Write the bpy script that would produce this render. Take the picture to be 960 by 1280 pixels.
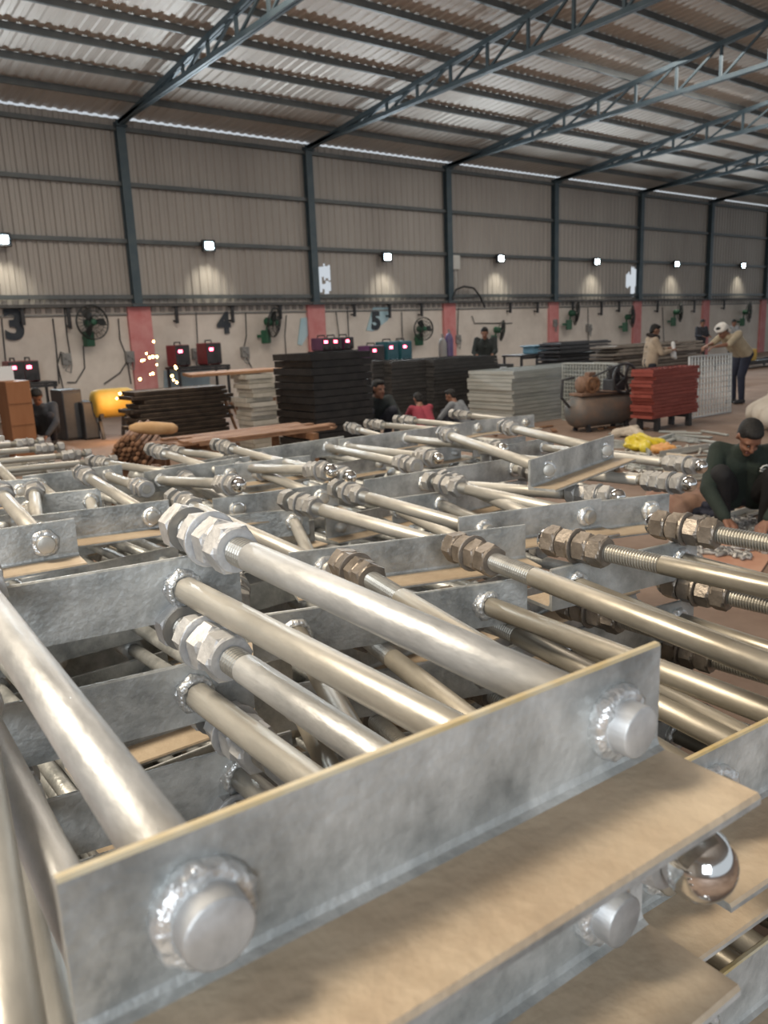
import bpy, bmesh, math, random
from mathutils import Vector, Matrix
C = bpy.context.scene.collection
for o in list(bpy.data.objects): bpy.data.objects.remove(o)
random.seed(7)
# ------------------------------------------------------------------ camera, world, light, exposure
CR = Vector((0.77634367, -0.62898775, -0.04080331)); CU = Vector((0.16691071, 0.14272598, 0.97558706)); CF = Vector((0.60780862, 0.76420135, -0.2157892))
CH = 1.5
cam = bpy.data.cameras.new('camera'); co = bpy.data.objects.new('camera', cam); C.objects.link(co)
co.matrix_world = Matrix(((CR.x, CU.x, -CF.x, 0), (CR.y, CU.y, -CF.y, 0), (CR.z, CU.z, -CF.z, CH), (0, 0, 0, 1)))
cam.sensor_fit = 'HORIZONTAL'; cam.sensor_width = 36; cam.lens = 37.5; cam.clip_start = .02; cam.clip_end = 300
cam.dof.use_dof = True; cam.dof.focus_distance = 1.25; cam.dof.aperture_fstop = 11.5
bpy.context.scene.camera = co
world = bpy.data.worlds.new('world'); bpy.context.scene.world = world; world.use_nodes = True
bg = world.node_tree.nodes['Background']; bg.inputs[0].default_value = (.86, .93, 1, 1); bg.inputs[1].default_value = .42
vs = bpy.context.scene.view_settings; vs.view_transform = 'Standard'; vs.look = 'None'; vs.gamma = 1; vs.use_curve_mapping = False; vs.exposure = 0.66
def area(name, loc, target, size, power, col, sy=None):
    l = bpy.data.lights.new(name, 'AREA'); l.energy = power; l.color = col; l.size = size
    if sy: l.shape = 'RECTANGLE'; l.size_y = sy
    o = bpy.data.objects.new(name, l); C.objects.link(o); o.location = loc
    o.rotation_euler = (Vector(target) - Vector(loc)).to_track_quat('-Z', 'Y').to_euler(); return o
area('skylight_warm', (-2.4, 3.6, 6.6), (.5, .8, 1.2), 1.6, 460, (1, .87, .69))
area('front_fill', (-3.5, -5, 3.2), (.6, .8, 1.1), 2.6, 260, (.86, .93, 1))  # low fill lamp added to light the nearest angle's front face
area('skylight_middle', (6, 9, 6.9), (7, 9.5, 0), 5, 330, (1, .90, .78))
area('skylight_far', (19, 11, 7.2), (19, 12, 0), 7, 420, (1, .93, .85))
# ------------------------------------------------------------------ places
def ray(x, y): return CF + CR * ((x - 480) / 1000) - CU * ((y - 640) / 1000)
O = Vector((0, 0, CH))
def at(x, y, z): d = ray(x, y); return O + d * ((z - CH) / d.z)
def atY(x, y, Y): d = ray(x, y); return O + d * (Y / d.y)
def atd(x, y, dep): return O + ray(x, y) * dep
# ------------------------------------------------------------------ materials
MATS = {}
def mat(name, c1, c2=None, rough=.7, metal=0., scale=6., bump=.0, bscale=60., emit=None, es=0., r2=None, stretch=None, detail=4):
    if name in MATS: return MATS[name]
    m = bpy.data.materials.new(name); m.use_nodes = True; nt = m.node_tree; p = nt.nodes['Principled BSDF']
    p.inputs['Base Color'].default_value = (*c1, 1); p.inputs['Roughness'].default_value = rough; p.inputs['Metallic'].default_value = metal
    N = nt.nodes.new; L = nt.links.new
    if c2 or bump:
        tc = N('ShaderNodeTexCoord'); oi = N('ShaderNodeObjectInfo'); ad = N('ShaderNodeVectorMath'); ad.operation = 'MULTIPLY_ADD'
        ad.inputs[1].default_value = stretch or (1, 1, 1)
        mx = N('ShaderNodeVectorMath'); mx.operation = 'SCALE'; mx.inputs[0].default_value = (37, 91, 53); L(oi.outputs['Random'], mx.inputs['Scale'])
        L(tc.outputs['Object'], ad.inputs[0]); L(mx.outputs[0], ad.inputs[2])
    if c2:
        n = N('ShaderNodeTexNoise'); n.inputs['Scale'].default_value = scale; n.inputs['Detail'].default_value = detail; n.inputs['Roughness'].default_value = .65
        r = N('ShaderNodeValToRGB'); r.color_ramp.elements[0].position = .34; r.color_ramp.elements[1].position = .66
        r.color_ramp.elements[0].color = (*c1, 1); r.color_ramp.elements[1].color = (*c2, 1)
        L(ad.outputs[0], n.inputs['Vector']); L(n.outputs['Fac'], r.inputs[0]); L(r.outputs[0], p.inputs['Base Color'])
        if r2 is not None:
            mr = N('ShaderNodeMapRange'); mr.inputs['From Min'].default_value = .3; mr.inputs['From Max'].default_value = .7
            mr.inputs['To Min'].default_value = rough; mr.inputs['To Max'].default_value = r2; L(n.outputs['Fac'], mr.inputs['Value']); L(mr.outputs[0], p.inputs['Roughness'])
    if bump:
        n2 = N('ShaderNodeTexNoise'); n2.inputs['Scale'].default_value = bscale; n2.inputs['Detail'].default_value = 3; L(ad.outputs[0], n2.inputs['Vector'])
        b = N('ShaderNodeBump'); b.inputs['Strength'].default_value = bump; b.inputs['Distance'].default_value = .01; L(n2.outputs['Fac'], b.inputs['Height']); L(b.outputs[0], p.inputs['Normal'])
    if emit: p.inputs['Emission Color'].default_value = (*emit, 1); p.inputs['Emission Strength'].default_value = es
    MATS[name] = m; return m
galv = mat('galvanised_steel', (.25, .262, .258), (.60, .605, .585), .38, .5, 10, .22, 90, r2=.55, detail=8)
galvrod = mat('galvanised_rod', (.36, .345, .31), (.58, .56, .51), .36, .55, 8, .08, 60, r2=.52, stretch=(.35, 1, 1), detail=7)
galvnut = mat('galvanised_nut', (.27, .26, .25), (.42, .41, .39), .46, .5, 16, .25, 70, r2=.6)
rodbright = mat('galvanised_rod_bright', (.33, .335, .335), (.60, .605, .60), .38, .55, 13, .12, 70, r2=.55, stretch=(.35, 1, 1), detail=7)
rodbrown = mat('brown_rod', (.25, .225, .18), (.44, .405, .34), .34, .6, 9, .05, 60, r2=.5, stretch=(.35, 1, 1), detail=7)  # browner, darker rod steel for the right-hand stacks
nutbright = mat('galvanised_nut_bright', (.44, .44, .44), (.62, .62, .62), .42, .45, 16, .2, 70, r2=.58)
nutbrown = mat('brown_nut', (.17, .145, .12), (.30, .26, .22), .40, .6, 16, .2, 70, r2=.52)  # browner, darker nuts on those same stacks
TONE = {}
thr = mat('cut_thread', (.36, .34, .30), (.48, .46, .41), .38, .65, 20)
weldm = mat('zinc_weld', (.62, .63, .63), (.80, .81, .80), .3, .7, 40, .5, 120)
dusty = mat('dusty_steel', (.36, .275, .19), (.50, .41, .30), .6, .25, 7, .2, 60, detail=7)
edgem = mat('stained_edge', (.46, .33, .13), (.55, .49, .36), .5, .3, 12)
chrome = mat('chrome', (.82, .82, .81), None, .09, 1.0)
darkwash = mat('dark_washer', (.3, .3, .3), (.42, .42, .41), .4, .8, 20)
TONE.update({'plain': (galvrod, galvnut), 'bright': (rodbright, nutbright), 'brown': (rodbrown, nutbrown)})
black = mat('black_steel', (.012, .012, .013), (.03, .028, .027), .5, .3, 8, .2, 30)
rust = mat('rusty_steel', (.13, .06, .03), (.28, .15, .08), .8, .1, 12, .3, 40)
# ------------------------------------------------------------------ mesh helper
class MB:
    def __init__(s): s.v = []; s.f = []; s.mi = []; s.m = 0; s.sm = []; s.smooth = False; s.T = None
    def add(s, vs, fs):
        b = len(s.v)
        for v in vs: s.v.append(tuple(s.T @ Vector(v)) if s.T else tuple(v))
        for f in fs: s.f.append([b + i for i in f]); s.mi.append(s.m); s.sm.append(s.smooth)
    def box(s, c, d, M=None):
        x, y, z = d[0] / 2, d[1] / 2, d[2] / 2; vs = [Vector((i * x, j * y, k * z)) for k in (-1, 1) for j in (-1, 1) for i in (-1, 1)]
        if M: vs = [M @ v for v in vs]
        c = Vector(c); s.add([v + c for v in vs], [(0, 2, 3, 1), (4, 5, 7, 6), (0, 1, 5, 4), (2, 6, 7, 3), (0, 4, 6, 2), (1, 3, 7, 5)])
    def boxb(s, c, d, b=.004, M=None):   # box with chamfered edges
        bm = bmesh.new(); bmesh.ops.create_cube(bm, size=1)
        for v in bm.verts: v.co = Vector((v.co.x * d[0], v.co.y * d[1], v.co.z * d[2]))
        bmesh.ops.bevel(bm, geom=bm.edges[:], offset=b, segments=2, affect='EDGES', profile=.6)
        bm.verts.index_update(); c = Vector(c)
        s.add([(M @ v.co if M else v.co) + c for v in bm.verts], [[v.index for v in f.verts] for f in bm.faces]); bm.free()
    def rev(s, prof, a=(0, 0, 0), ax=(1, 0, 0), n=20, caps=True, hexa=False):   # profile (dist along axis, radius)
        a = Vector(a); ax = Vector(ax).normalized(); q = Vector((1, 0, 0)).rotation_difference(ax); vs = []; fs = []
        for (t, r) in prof:
            for k in range(n):
                an = 2 * math.pi * k / n
                vs.append(a + q @ Vector((t, r * math.cos(an), r * math.sin(an))))
        for i in range(len(prof) - 1):
            for k in range(n):
                k2 = (k + 1) % n; fs.append((i * n + k, i * n + k2, (i + 1) * n + k2, (i + 1) * n + k))
        if caps: fs.append(list(range(n))[::-1]); fs.append([(len(prof) - 1) * n + k for k in range(n)])
        s.add(vs, fs)
    def cyl(s, p, q, r, r2=None, n=12):
        p = Vector(p); q = Vector(q); L = (q - p).length; r2 = r if r2 is None else r2; s.rev([(0, r), (L, r2)], p, q - p, n)
    def bar(s, p, q, w, h, up=(0, 0, 1)):
        p = Vector(p); q = Vector(q); d = (q - p); L = d.length; d.normalize(); up = Vector(up); sd = d.cross(up)
        if sd.length < 1e-4: sd = d.cross(Vector((1, 0, 0)))
        sd.normalize(); up = sd.cross(d); M = Matrix((d, sd, up)).transposed(); s.box((p + q) / 2, (L, w, h), M)
    def tube(s, pts, r, n=8):
        pts = [Vector(p) for p in pts]; vs = []; fs = []
        for i, p in enumerate(pts):
            d = (pts[min(i + 1, len(pts) - 1)] - pts[max(i - 1, 0)]).normalized(); a = d.orthogonal() if i == 0 else (a - d * a.dot(d))
            a = a.normalized(); b = d.cross(a)
            for k in range(n): t = 2 * math.pi * k / n; vs.append(p + a * (r * math.cos(t)) + b * (r * math.sin(t)))
        for i in range(len(pts) - 1):
            for k in range(n): k2 = (k + 1) % n; fs.append((i * n + k, i * n + k2, (i + 1) * n + k2, (i + 1) * n + k))
        fs.append(list(range(n))[::-1]); fs.append([(len(pts) - 1) * n + k for k in range(n)]); s.add(vs, fs)
    def sph(s, c, r, n=14, m=9, jit=0):
        rx, ry, rz = (r, r, r) if not hasattr(r, '__len__') else r; vs = []; fs = []
        for i in range(m + 1):
            th = math.pi * i / m
            for k in range(n):
                j = 1 + random.uniform(-jit, jit); ph = 2 * math.pi * k / n
                vs.append((c[0] + j * rx * math.sin(th) * math.cos(ph), c[1] + j * ry * math.sin(th) * math.sin(ph), c[2] + j * rz * math.cos(th)))
        for i in range(m):
            for k in range(n): k2 = (k + 1) % n; fs.append((i * n + k, (i + 1) * n + k, (i + 1) * n + k2, i * n + k2))
        s.add(vs, fs)
    def mesh(s, name, mats):
        me = bpy.data.meshes.new(name); me.from_pydata(s.v, [], s.f)
        for m in (mats if isinstance(mats, (list, tuple)) else [mats]): me.materials.append(m)
        for p, i, sm in zip(me.polygons, s.mi, s.sm): p.material_index = i; p.use_smooth = sm
        bm = bmesh.new(); bm.from_mesh(me); bmesh.ops.remove_doubles(bm, verts=bm.verts, dist=1e-6); bmesh.ops.recalc_face_normals(bm, faces=bm.faces); bm.to_mesh(me); bm.free()
        return me
    def build(s, name, mats, parent=None, loc=None): return put(name, s.mesh(name, mats), parent, loc)
def put(name, me, parent=None, loc=None, M=None):
    o = bpy.data.objects.new(name, me); C.objects.link(o)
    if parent: o.parent = parent
    if loc is not None: o.location = loc
    if M is not None: o.matrix_local = M
    return o
def tag(o, label, cat, group=None, kind=None):
    if label: o['label'] = label
    if cat: o['category'] = cat
    if group: o['group'] = group
    if kind: o['kind'] = kind
    return o
def thing(name, label, cat, loc=(0, 0, 0), rz=0, group=None):
    o = put(name, None, None, loc); o.rotation_euler = (0, 0, rz); return tag(o, label, cat, group)
def struct(o): o['kind'] = 'structure'; return o
def dup(root, loc=None, label=None, group=None, rz=None):
    r = root.copy(); C.objects.link(r)
    if loc is not None: r.location = loc
    if rz is not None: r.rotation_euler = (0, 0, rz)
    if label: r['label'] = label
    if group: r['group'] = group
    for ch in list(root.children):
        c = ch.copy(); C.objects.link(c); c.parent = r
        for g in list(ch.children): d = g.copy(); C.objects.link(d); d.parent = c
    return r
# ------------------------------------------------------------------ structure: floor, wall, roof
X0, WD, SP = 7.665, 18.6, 5.0           # first column, wall distance, column spacing
ZB, ZE, RS = 2.38, 6.36, .115           # brick wall top, eave, roof slope
XL, XR = -7.0, 46.0
floorm = mat('dusty_floor', (.16, .105, .075), (.27, .195, .15), .85, 0, 1.1, .2, 25, detail=8)
b = MB(); b.box((18, 6, -.05), (60, 40, .1)); struct(b.build('floor', floorm))
plaster = mat('dirty_whitewash', (.60, .54, .48), (.78, .72, .65), .9, 0, .9, .15, 14, detail=8)
b = MB(); b.box(((XL + XR) / 2, WD + .18, ZB / 2), (XR - XL, .24, ZB)); struct(b.build('wall_back', plaster))
def corrug(x0, x1, P=.22, amp=.016):
    xs = []; n = int((x1 - x0) / P)
    for i in range(n):
        a = x0 + i * P
        xs += [(a, amp), (a + P * .32, amp), (a + P * .45, -amp), (a + P * .87, -amp)]
    xs.append((x0 + n * P, amp)); return xs
wsheet = mat('wall_sheet', (.36, .33, .30), (.43, .40, .365), .6, .15, .8, .0, stretch=(1, 1, .25), detail=6)
rsheet = mat('roof_sheet', (.50, .45, .40), (.62, .58, .53), .55, .2, .5, .0, stretch=(1, .2, 1), detail=6)
holes = [(12.78, 13.3, [(2.72, 3.0), (3.06, 3.42)]), (27.0, 27.28, [(2.9, 3.4)]), (27.28, 27.62, [(2.62, 3.62)]), (27.62, 27.98, [(2.9, 3.55)])]
b = MB(); prof = corrug(XL, XR)
for (xa, ya), (xb, yb) in zip(prof, prof[1:]):
    cuts = []; xm = (xa + xb) / 2
    for h0, h1, zz in holes:
        if h0 < xm < h1: cuts = zz
    z = ZB - .12; segs = []
    for c0, c1 in cuts:
        j0, j1 = random.uniform(-.08, .08), random.uniform(-.08, .08); segs.append((z, c0 + j0)); z = c1 + j1
    segs.append((z, ZE + .09))
    for z0, z1 in segs:
        if z1 > z0: b.add([(xa, WD + .05 + ya, z0), (xb, WD + .05 + yb, z0), (xb, WD + .05 + yb, z1), (xa, WD + .05 + ya, z1)], [(0, 1, 2, 3)])
struct(b.build('wall_sheeting', wsheet))
b = MB(); b.box((XL - .1, 3.3, 3.4), (.12, 31, 6.8)); struct(b.build('wall_left', wsheet))
RY = 3.2                                  # ridge line
def roofz(y): return ZE + .10 + RS * (WD - (y if y >= RY else 2 * RY - y))
b = MB(); prof = corrug(XL - 1, XR + 6, .22, .011)
for (xa, ya), (xb, yb) in zip(prof, prof[1:]):
    for y0, y1 in ((WD + .06, RY), (RY, -12.0)):
        b.add([(xa, y0, roofz(y0) + ya + .05), (xb, y0, roofz(y0) + yb + .05), (xb, y1, roofz(y1) + yb + .05), (xa, y1, roofz(y1) + ya + .05)], [(0, 1, 2, 3)])
struct(b.build('ceiling', rsheet))
steel = mat('blue_grey_steel', (.055, .085, .105), (.085, .115, .13), .5, .2, 3)
purl = mat('grey_purlin', (.10, .115, .12), (.14, .15, .15), .5, .3, 3)
n = 0
y = WD - 1.15
b = MB()
while y > RY:
    b.bar((XL, y, roofz(y) - .03), (XR + 5, y, roofz(y) - .03), .06, .12); y -= 1.05
struct(b.build('trim_roof_purlins', purl))
b = MB()
for z in (6.22, 5.06, 3.83, 2.6): b.bar((XL, WD - .05, z), (XR, WD - .05, z), .09, .09)
struct(b.build('trim_wall_girts', purl))
for i in range(-2, 8):
    x = X0 + SP * i
    b = MB(); b.box((x, WD - .16, (ZE + ZB) / 2 + .02), (.20, .03, ZE - ZB)); b.box((x, WD + .0 - .02, (ZE + ZB) / 2), (.20, .03, ZE - ZB)); b.box((x, WD - .09, (ZE + ZB) / 2), (.06, .14, ZE - ZB))
    b.box((x, WD - .09, ZB + .02), (.34, .3, .04)); b.box((x, WD - .12, ZE - .1), (.26, .3, .03))
    struct(b.build('trim_%d' % (i + 3), steel))
    # truss
    b = MB(); top = lambda yy: roofz(yy) - .17; bot = lambda yy: ZE - .02 + .028 * (WD - yy)
    for s in (-.035, .035):
        b.bar((x + s, WD - .1, top(WD)), (x + s, RY, top(RY)), .05, .10); b.bar((x + s, WD - .1, bot(WD)), (x + s, RY, bot(RY)), .05, .09)
    ys = [WD - .25 - 1.05 * k for k in range(15)]
    for k, yy in enumerate(ys):
        if yy < RY: break
        b.bar((x, yy, bot(yy)), (x, yy, top(yy)), .055, .055, (0, 1, 0))
        if yy - 1.05 > RY: b.bar((x, yy, bot(yy)), (x, yy - 1.05, top(yy - 1.05)), .045, .045)
    t = b.build('roof_truss', steel); struct(t)
    # pink painted pilaster under each column
    if i > -2:
        b = MB(); b.box((x + .05, WD + .02, ZB / 2), (.56 if i < 2 else .5, .1, ZB)); struct(b.build('trim_%d' % (i + 20), mat('pink_paint', (.60, .20, .20), (.70, .34, .33), .85, 0, 2, detail=8)))
b = MB(); b.box(((XL + XR) / 2, WD - .02, ZB + .03), (XR - XL, .34, .07)); struct(b.build('trim_ledge', mat('dark_ledge', (.07, .07, .07), (.10, .1, .1), .7)))
# ------------------------------------------------------------------ anchor bolt frames (angle bar + two welded threaded rods)
NUTC = {}
def nut_mesh(d, kind, tone='plain'):
    k = (round(d, 4), kind, tone); galvnut = TONE[tone][1]
    if k in NUTC: return NUTC[k]
    b = MB(); R = .90 * d
    if kind == 'nut':
        h = .94 * d; b.rev([(0, R * .84), (.0, R * .86), (.10 * d, R * 1.0), (h - .10 * d, R * 1.0), (h, R * .86), (h, R * .7)], n=6); m = galvnut
        b = MB()   # hexagon with rounded chamfered corners: 24-gon whose radius is clipped to the hexagon
        vs = []; fs = []; n = 24; rings = [(0, .83), (.09 * d, .9), (.16 * d, 1.0), (h - .16 * d, 1.0), (h - .09 * d, .9), (h, .83)]
        for t, lim in rings:
            for q in range(n):
                a = 2 * math.pi * q / n; hx = R * math.cos(math.pi / 6) / math.cos(((a + math.pi / 6) % (math.pi / 3)) - math.pi / 6)
                r = min(hx, R * lim if lim < 1 else R); vs.append((t, r * math.cos(a), r * math.sin(a)))
        for i in range(len(rings) - 1):
            for q in range(n): fs.append((i * n + q, i * n + (q + 1) % n, (i + 1) * n + (q + 1) % n, (i + 1) * n + q))
        fs.append(list(range(n))[::-1]); fs.append([(len(rings) - 1) * n + q for q in range(n)]); b.add(vs, fs)
    elif kind == 'washer': b.rev([(0, .55 * d), (0, .97 * d), (.02 * d, 1.0 * d), (.12 * d, 1.0 * d), (.14 * d, .97 * d), (.14 * d, .55 * d)], n=28); m = galvnut
    elif kind == 'dark': b.rev([(0, .55 * d), (0, .84 * d), (.1 * d, .84 * d), (.1 * d, .55 * d)], n=24); m = darkwash
    elif kind == 'ball':
        b.smooth = True; pr = [(0, .1 * d)] + [(.68 * d - .68 * d * math.cos(t), .68 * d * math.sin(t)) for t in [math.pi * (.08 + .92 * .78 * i / 12) for i in range(13)]]
        b.rev(pr, n=24, caps=True); m = chrome
    elif kind == 'acorn':
        b.smooth = True; b.rev([(0, .12 * d)] + [(.5 * d - .5 * d * math.cos(t), .68 * d * math.sin(t)) for t in [math.pi / 2 * (.2 + .8 * i / 8) for i in range(9)]] + [(.62 * d, .70 * d)], n=24); m = chrome
    elif kind == 'weld':
        st = random.getstate(); random.seed(int(d * 1e5)); n, mm = 22, 8; vs = []; fs = []
        for i in range(n):
            a = 2 * math.pi * i / n; w = 1 + random.uniform(-.25, .3)
            for q in range(mm):
                t = 2 * math.pi * q / mm; rr = .19 * d * w; R0 = .56 * d + random.uniform(-.03, .05) * d
                r = R0 + rr * math.cos(t) * 1.1; vs.append((rr * math.sin(t) * 1.2 + .05 * d, r * math.cos(a), r * math.sin(a)))
        for i in range(n):
            for q in range(mm): i2 = (i + 1) % n; q2 = (q + 1) % mm; fs.append((i * mm + q, i2 * mm + q, i2 * mm + q2, i * mm + q2))
        b.smooth = True; b.add(vs, fs); m = weldm; random.setstate(st)
    NUTC[k] = b.mesh('hex_nut' if kind == 'nut' else kind, m); return NUTC[k]
HARD = {  # (kind, distance of its tip-side face from the rod tip, in rod diameters)
    'gap': [('nut', .02), ('dark', .96), ('nut', 1.75), ('washer', 2.69), ('nut', 2.83), ('nut', 3.77)],
    'acorn': [('acorn', -.52), ('nut', .02), ('nut', 1.02), ('washer', 1.96), ('nut', 2.10), ('nut', 3.04)],
    'ball': [('ball', -1.15), ('nut', 0.0), ('dark', .94), ('washer', 1.04), ('nut', 1.18), ('nut', 2.12), ('nut', 3.06)],
}
THREAD = {'gap': 5.7, 'acorn': 7.2, 'ball': 4.7}
RODC = {}
def rod_mesh(L, d, end, tone='plain'):
    k = (round(L, 3), d, end, tone); galvrod = TONE[tone][0]
    if k in RODC: return RODC[k]
    b = MB(); r = d / 2; T = THREAD[end] * d; b.m = 0; b.smooth = True
    b.rev([(0, r * .9), (.001, r), (L - T, r), (L - T + .002, r * .95)], n=24)
    b.m = 1; b.smooth = False; pr = [(L - T + .002, r * .9)]; p = .0062; x = L - T + .002
    while x < L - p: pr += [(x + p * .15, r * .78), (x + p * .5, r * .99), (x + p * .7, r * .99)]; x += p
    pr += [(L - .002, r * .9), (L, r * .75)]; b.rev(pr, n=20)
    RODC[k] = b.mesh('rod', [galvrod, thr]); return RODC[k]
ANGC = {}
def angle_mesh(L, leg, t, side, stain):
    k = (round(L, 3), leg, side, stain)
    if k in ANGC: return ANGC[k]
    # profile in local y,z: upright leg at y 0..-t*side, flange toward -side... ; origin at bottom of the leg's rod face
    s = side; pf = [(0, 0), (0, leg - t * .3), (-s * t * .3, leg), (-s * t * .8, leg), (-s * t, leg - t * .25), (-s * t, t * 1.9), (-s * t * 1.25, t * 1.3), (-s * t * 1.9, t), (-s * (leg - t * .3), t), (-s * leg, t * .6), (-s * leg, 0)]
    b = MB(); n = len(pf); vs = [(-L / 2, y, z) for y, z in pf] + [(L / 2, y, z) for y, z in pf]; mi = []
    for i in range(n):
        j = (i + 1) % n; b.m = 0
        if i in (1, 2, 3): b.m = 2 if stain else 0
        if i in (7, 8): b.m = 1
        b.add([vs[i], vs[j], vs[n + j], vs[n + i]], [(0, 1, 2, 3)])
    b.m = 0; b.add(vs[:n], [list(range(n))]); b.add(vs[n:], [list(range(n))[::-1]])
    ANGC[k] = b.mesh('angle_bar', [galv, dusty, edgem]); return ANGC[k]
SIMPLE = {}
def frame(label, pL, pR, z, side=1, d=.038, leg=.09, rods=(), group='anchor bolt frames stacked in the pile', stain=False, simple=False, t=None, tone='plain'):
    """upright leg's top edge runs pL>pR at height z; side=1: rods leave to local +y, flange to -y.  rods: (fraction, tip or None, end, length)"""
    pL = Vector((pL[0], pL[1])); pR = Vector((pR[0], pR[1])); dx = pR - pL; L = dx.length; rz = math.atan2(dx.y, dx.x); mid = (pL + pR) / 2; t = t or leg * .085
    if simple:
        key = (round(L, 2), side, d, leg)
        if key not in SIMPLE:
            b = MB(); tmp = angle_mesh(round(L, 2), leg, t, side, False)
            b.add([v.co for v in tmp.vertices], [list(p.vertices) for p in tmp.polygons]); b.mi = [p.material_index for p in tmp.polygons]
            b.m = 0; b.smooth = True
            for f in (.12, .88): x = (f - .5) * L; b.cyl((x, -side * (t + .03), leg / 2), (x, side * .86, leg / 2), d / 2, n=12); b.cyl((x, side * .74, leg / 2), (x, side * .84, leg / 2), d * .85, n=6)
            SIMPLE[key] = b.mesh('anchor_bolt_frame', [galv, dusty])
        o = put('anchor_bolt_frame', SIMPLE[key], None, (mid.x, mid.y, z - leg)); o.rotation_euler = (0, 0, rz); return tag(o, label, 'anchor bolt frame', group)
    root = thing('anchor_bolt_frame', label, 'anchor bolt frame', (mid.x, mid.y, z - leg), rz, group)
    put('angle_bar', angle_mesh(L, leg, t, side, stain), root)
    Mi = (Matrix.Translation((mid.x, mid.y, z - leg)) @ Matrix.Rotation(rz, 4, 'Z')).inverted()
    for rd in rods:
        f, tip, end, ln = (list(rd) + [None] * 4)[:4]; end = end or 'gap'; ln = ln or .88
        p0 = Vector(((f - .5) * L, 0, leg / 2)); tp = (Mi @ Vector(tip)) if tip is not None else p0 + Vector((0, side * ln, -.03 if side < 0 else 0))
        dr = (tp - p0).normalized(); st = p0 - dr * (t + .024 * (d / .04)); ln2 = (tp - st).length
        q = Vector((1, 0, 0)).rotation_difference(dr).to_matrix().to_4x4()
        M = Matrix.Translation(st) @ q
        r = put('rod', rod_mesh(round(ln2, 2), d, end, tone), root, M=M)
        LL = round(ln2, 2)
        for kd, off in HARD[end]:
            nm = {'nut': 'hex_nut', 'washer': 'washer', 'dark': 'washer', 'ball': 'dome_nut', 'acorn': 'dome_nut'}[kd]
            Mx = Matrix.Translation((LL - off * d, 0, 0)) @ Matrix.Rotation(math.pi, 4, 'Z') @ Matrix.Rotation(random.uniform(0, 1.05), 4, 'X')
            o = put(nm, nut_mesh(d, kd, tone), r, M=Mx)
            if kd in ('ball', 'acorn'): o['label'] = 'shiny chrome dome nut'
        for off, fl in ((.024 * (d / .04) + t, 0), (.024 * (d / .04), 1)):
            put('weld', nut_mesh(d, 'weld'), r, M=Matrix.Translation((off, 0, 0)) @ (Matrix.Rotation(math.pi, 4, 'Z') if fl else Matrix.Identity(4)) @ Matrix.Rotation(random.uniform(0, 6), 4, 'X'))
    return root
def lower(root, zs, labels, grp='anchor bolt frames buried under the top of the near stacks', jit=.006, dxs=None):
    for k, z in enumerate(zs):
        lab = labels[k] if k < len(labels) else None
        ox, oy = (dxs[k] if dxs and k < len(dxs) else (random.uniform(-jit, jit), random.uniform(-jit, jit)))
        dup(root, (root.location.x + ox, root.location.y + oy, z), lab or 'galvanised anchor bolt frame buried deep in the near stacks', grp, root.rotation_euler.z + random.uniform(-.01, .01))
# near stack, nearest to the viewer
A = frame('largest galvanised frame nearest the viewer, yellow-stained top edge and two fat rod stubs', at(65, 1090, 1.26), at(815, 800, 1.26), 1.26, 1, .040, .095,
          [(.15, None, 'gap', .88), (.88, at(222, 655, 1.235), 'gap')], stain=True, tone='bright')
lower(A, [1.165 - .1456 * k for k in range(1, 9)], ['galvanised frame directly under the nearest one, flange corner and stub showing below right', 'galvanised frame third down in the nearest stack, its nuts by the dark gap'],
      dxs=[(-.02, -.005), (.012, -.012)])
bR = at(297, 685, 1.19); bd = Vector((.446 * math.cos(-.175), .446 * math.sin(-.175), 0))
B = frame('reversed galvanised frame, broad grey angle at left, its rod running under the nearest frame', bR - bd, bR, 1.19, -1, .040, .095,
          [(.14, None, 'ball', .92), (.80, at(850, 1066, 1.120), 'ball', .88)])
lower(B, [1.095 - .1456 * k for k in range(1, 8)], ['reversed galvanised frame one below the broad grey angle at left, shiny weld at its rod', 'reversed galvanised frame low in the dark gap left of the nearest frame'], dxs=[(-.02, -.05), (.03, -.07)])
# stack to the right of it
cL = at(862, 942, 1.0925); cd = Vector((math.cos(-.1), math.sin(-.1), 0)); cL = cL - cd * .06; cR = cL + cd * .55
Cf = frame('galvanised frame at the right edge with yellow-stained top edge, half hidden behind the nearest frame', cL, cR, 1.0925, 1, .038, .09,
           [(.16, at(428, 703, 1.05), 'acorn'), (.70, at(566, 682, 1.055), 'acorn')], stain=True, tone='brown')
lower(Cf, [1.0025 - .1432 * k for k in range(1, 8)], ['galvanised frame below the right edge frame, its nuts just above the nearest angle'], dxs=[(.03, .07)])
Ef = frame('reversed galvanised frame with dark grey angle behind the middle of the nearest big rod', at(659, 722, 1.02) - Vector((.51, -.2, 0)), at(659, 722, 1.02), 1.02, -1, .038, .09,
           [(.15, None, 'ball', .85), (.84, at(955, 884, .975) + Vector((0, -.32, -.02)), 'ball')], tone='brown')
lower(Ef, [.93 - .1432 * k for k in range(1, 7)], ['reversed galvanised frame one below the dark grey angle behind the nearest big rod'])
dL = cR + Vector((.06, -.01, 0)); dR = dL + Vector((math.cos(-.12), math.sin(-.12), 0)) * .55
Df = frame('galvanised frame whose two threaded rods with brown nuts run off the right edge', dL, dR, 1.0925, 1, .038, .09,
           [(.22, at(686, 675, 1.055), 'acorn'), (.75, at(820, 655, 1.055), 'acorn')], tone='brown')
lower(Df, [1.0025 - .1432 * k for k in range(1, 8)], ['galvanised frame below the two rods at the right edge, its threads showing underneath'], dxs=[(.03, -.02)])
fR = at(872, 672, 1.02); Ff = frame('reversed galvanised frame with dark angle under the two rods at the right edge', at(690, 712, 1.02), fR, 1.02, -1, .038, .09, [(.15, None, 'ball', .85), (.88, at(965, 728, .975) + Vector((0, -.3, -.02)), 'ball')], tone='brown')
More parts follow.
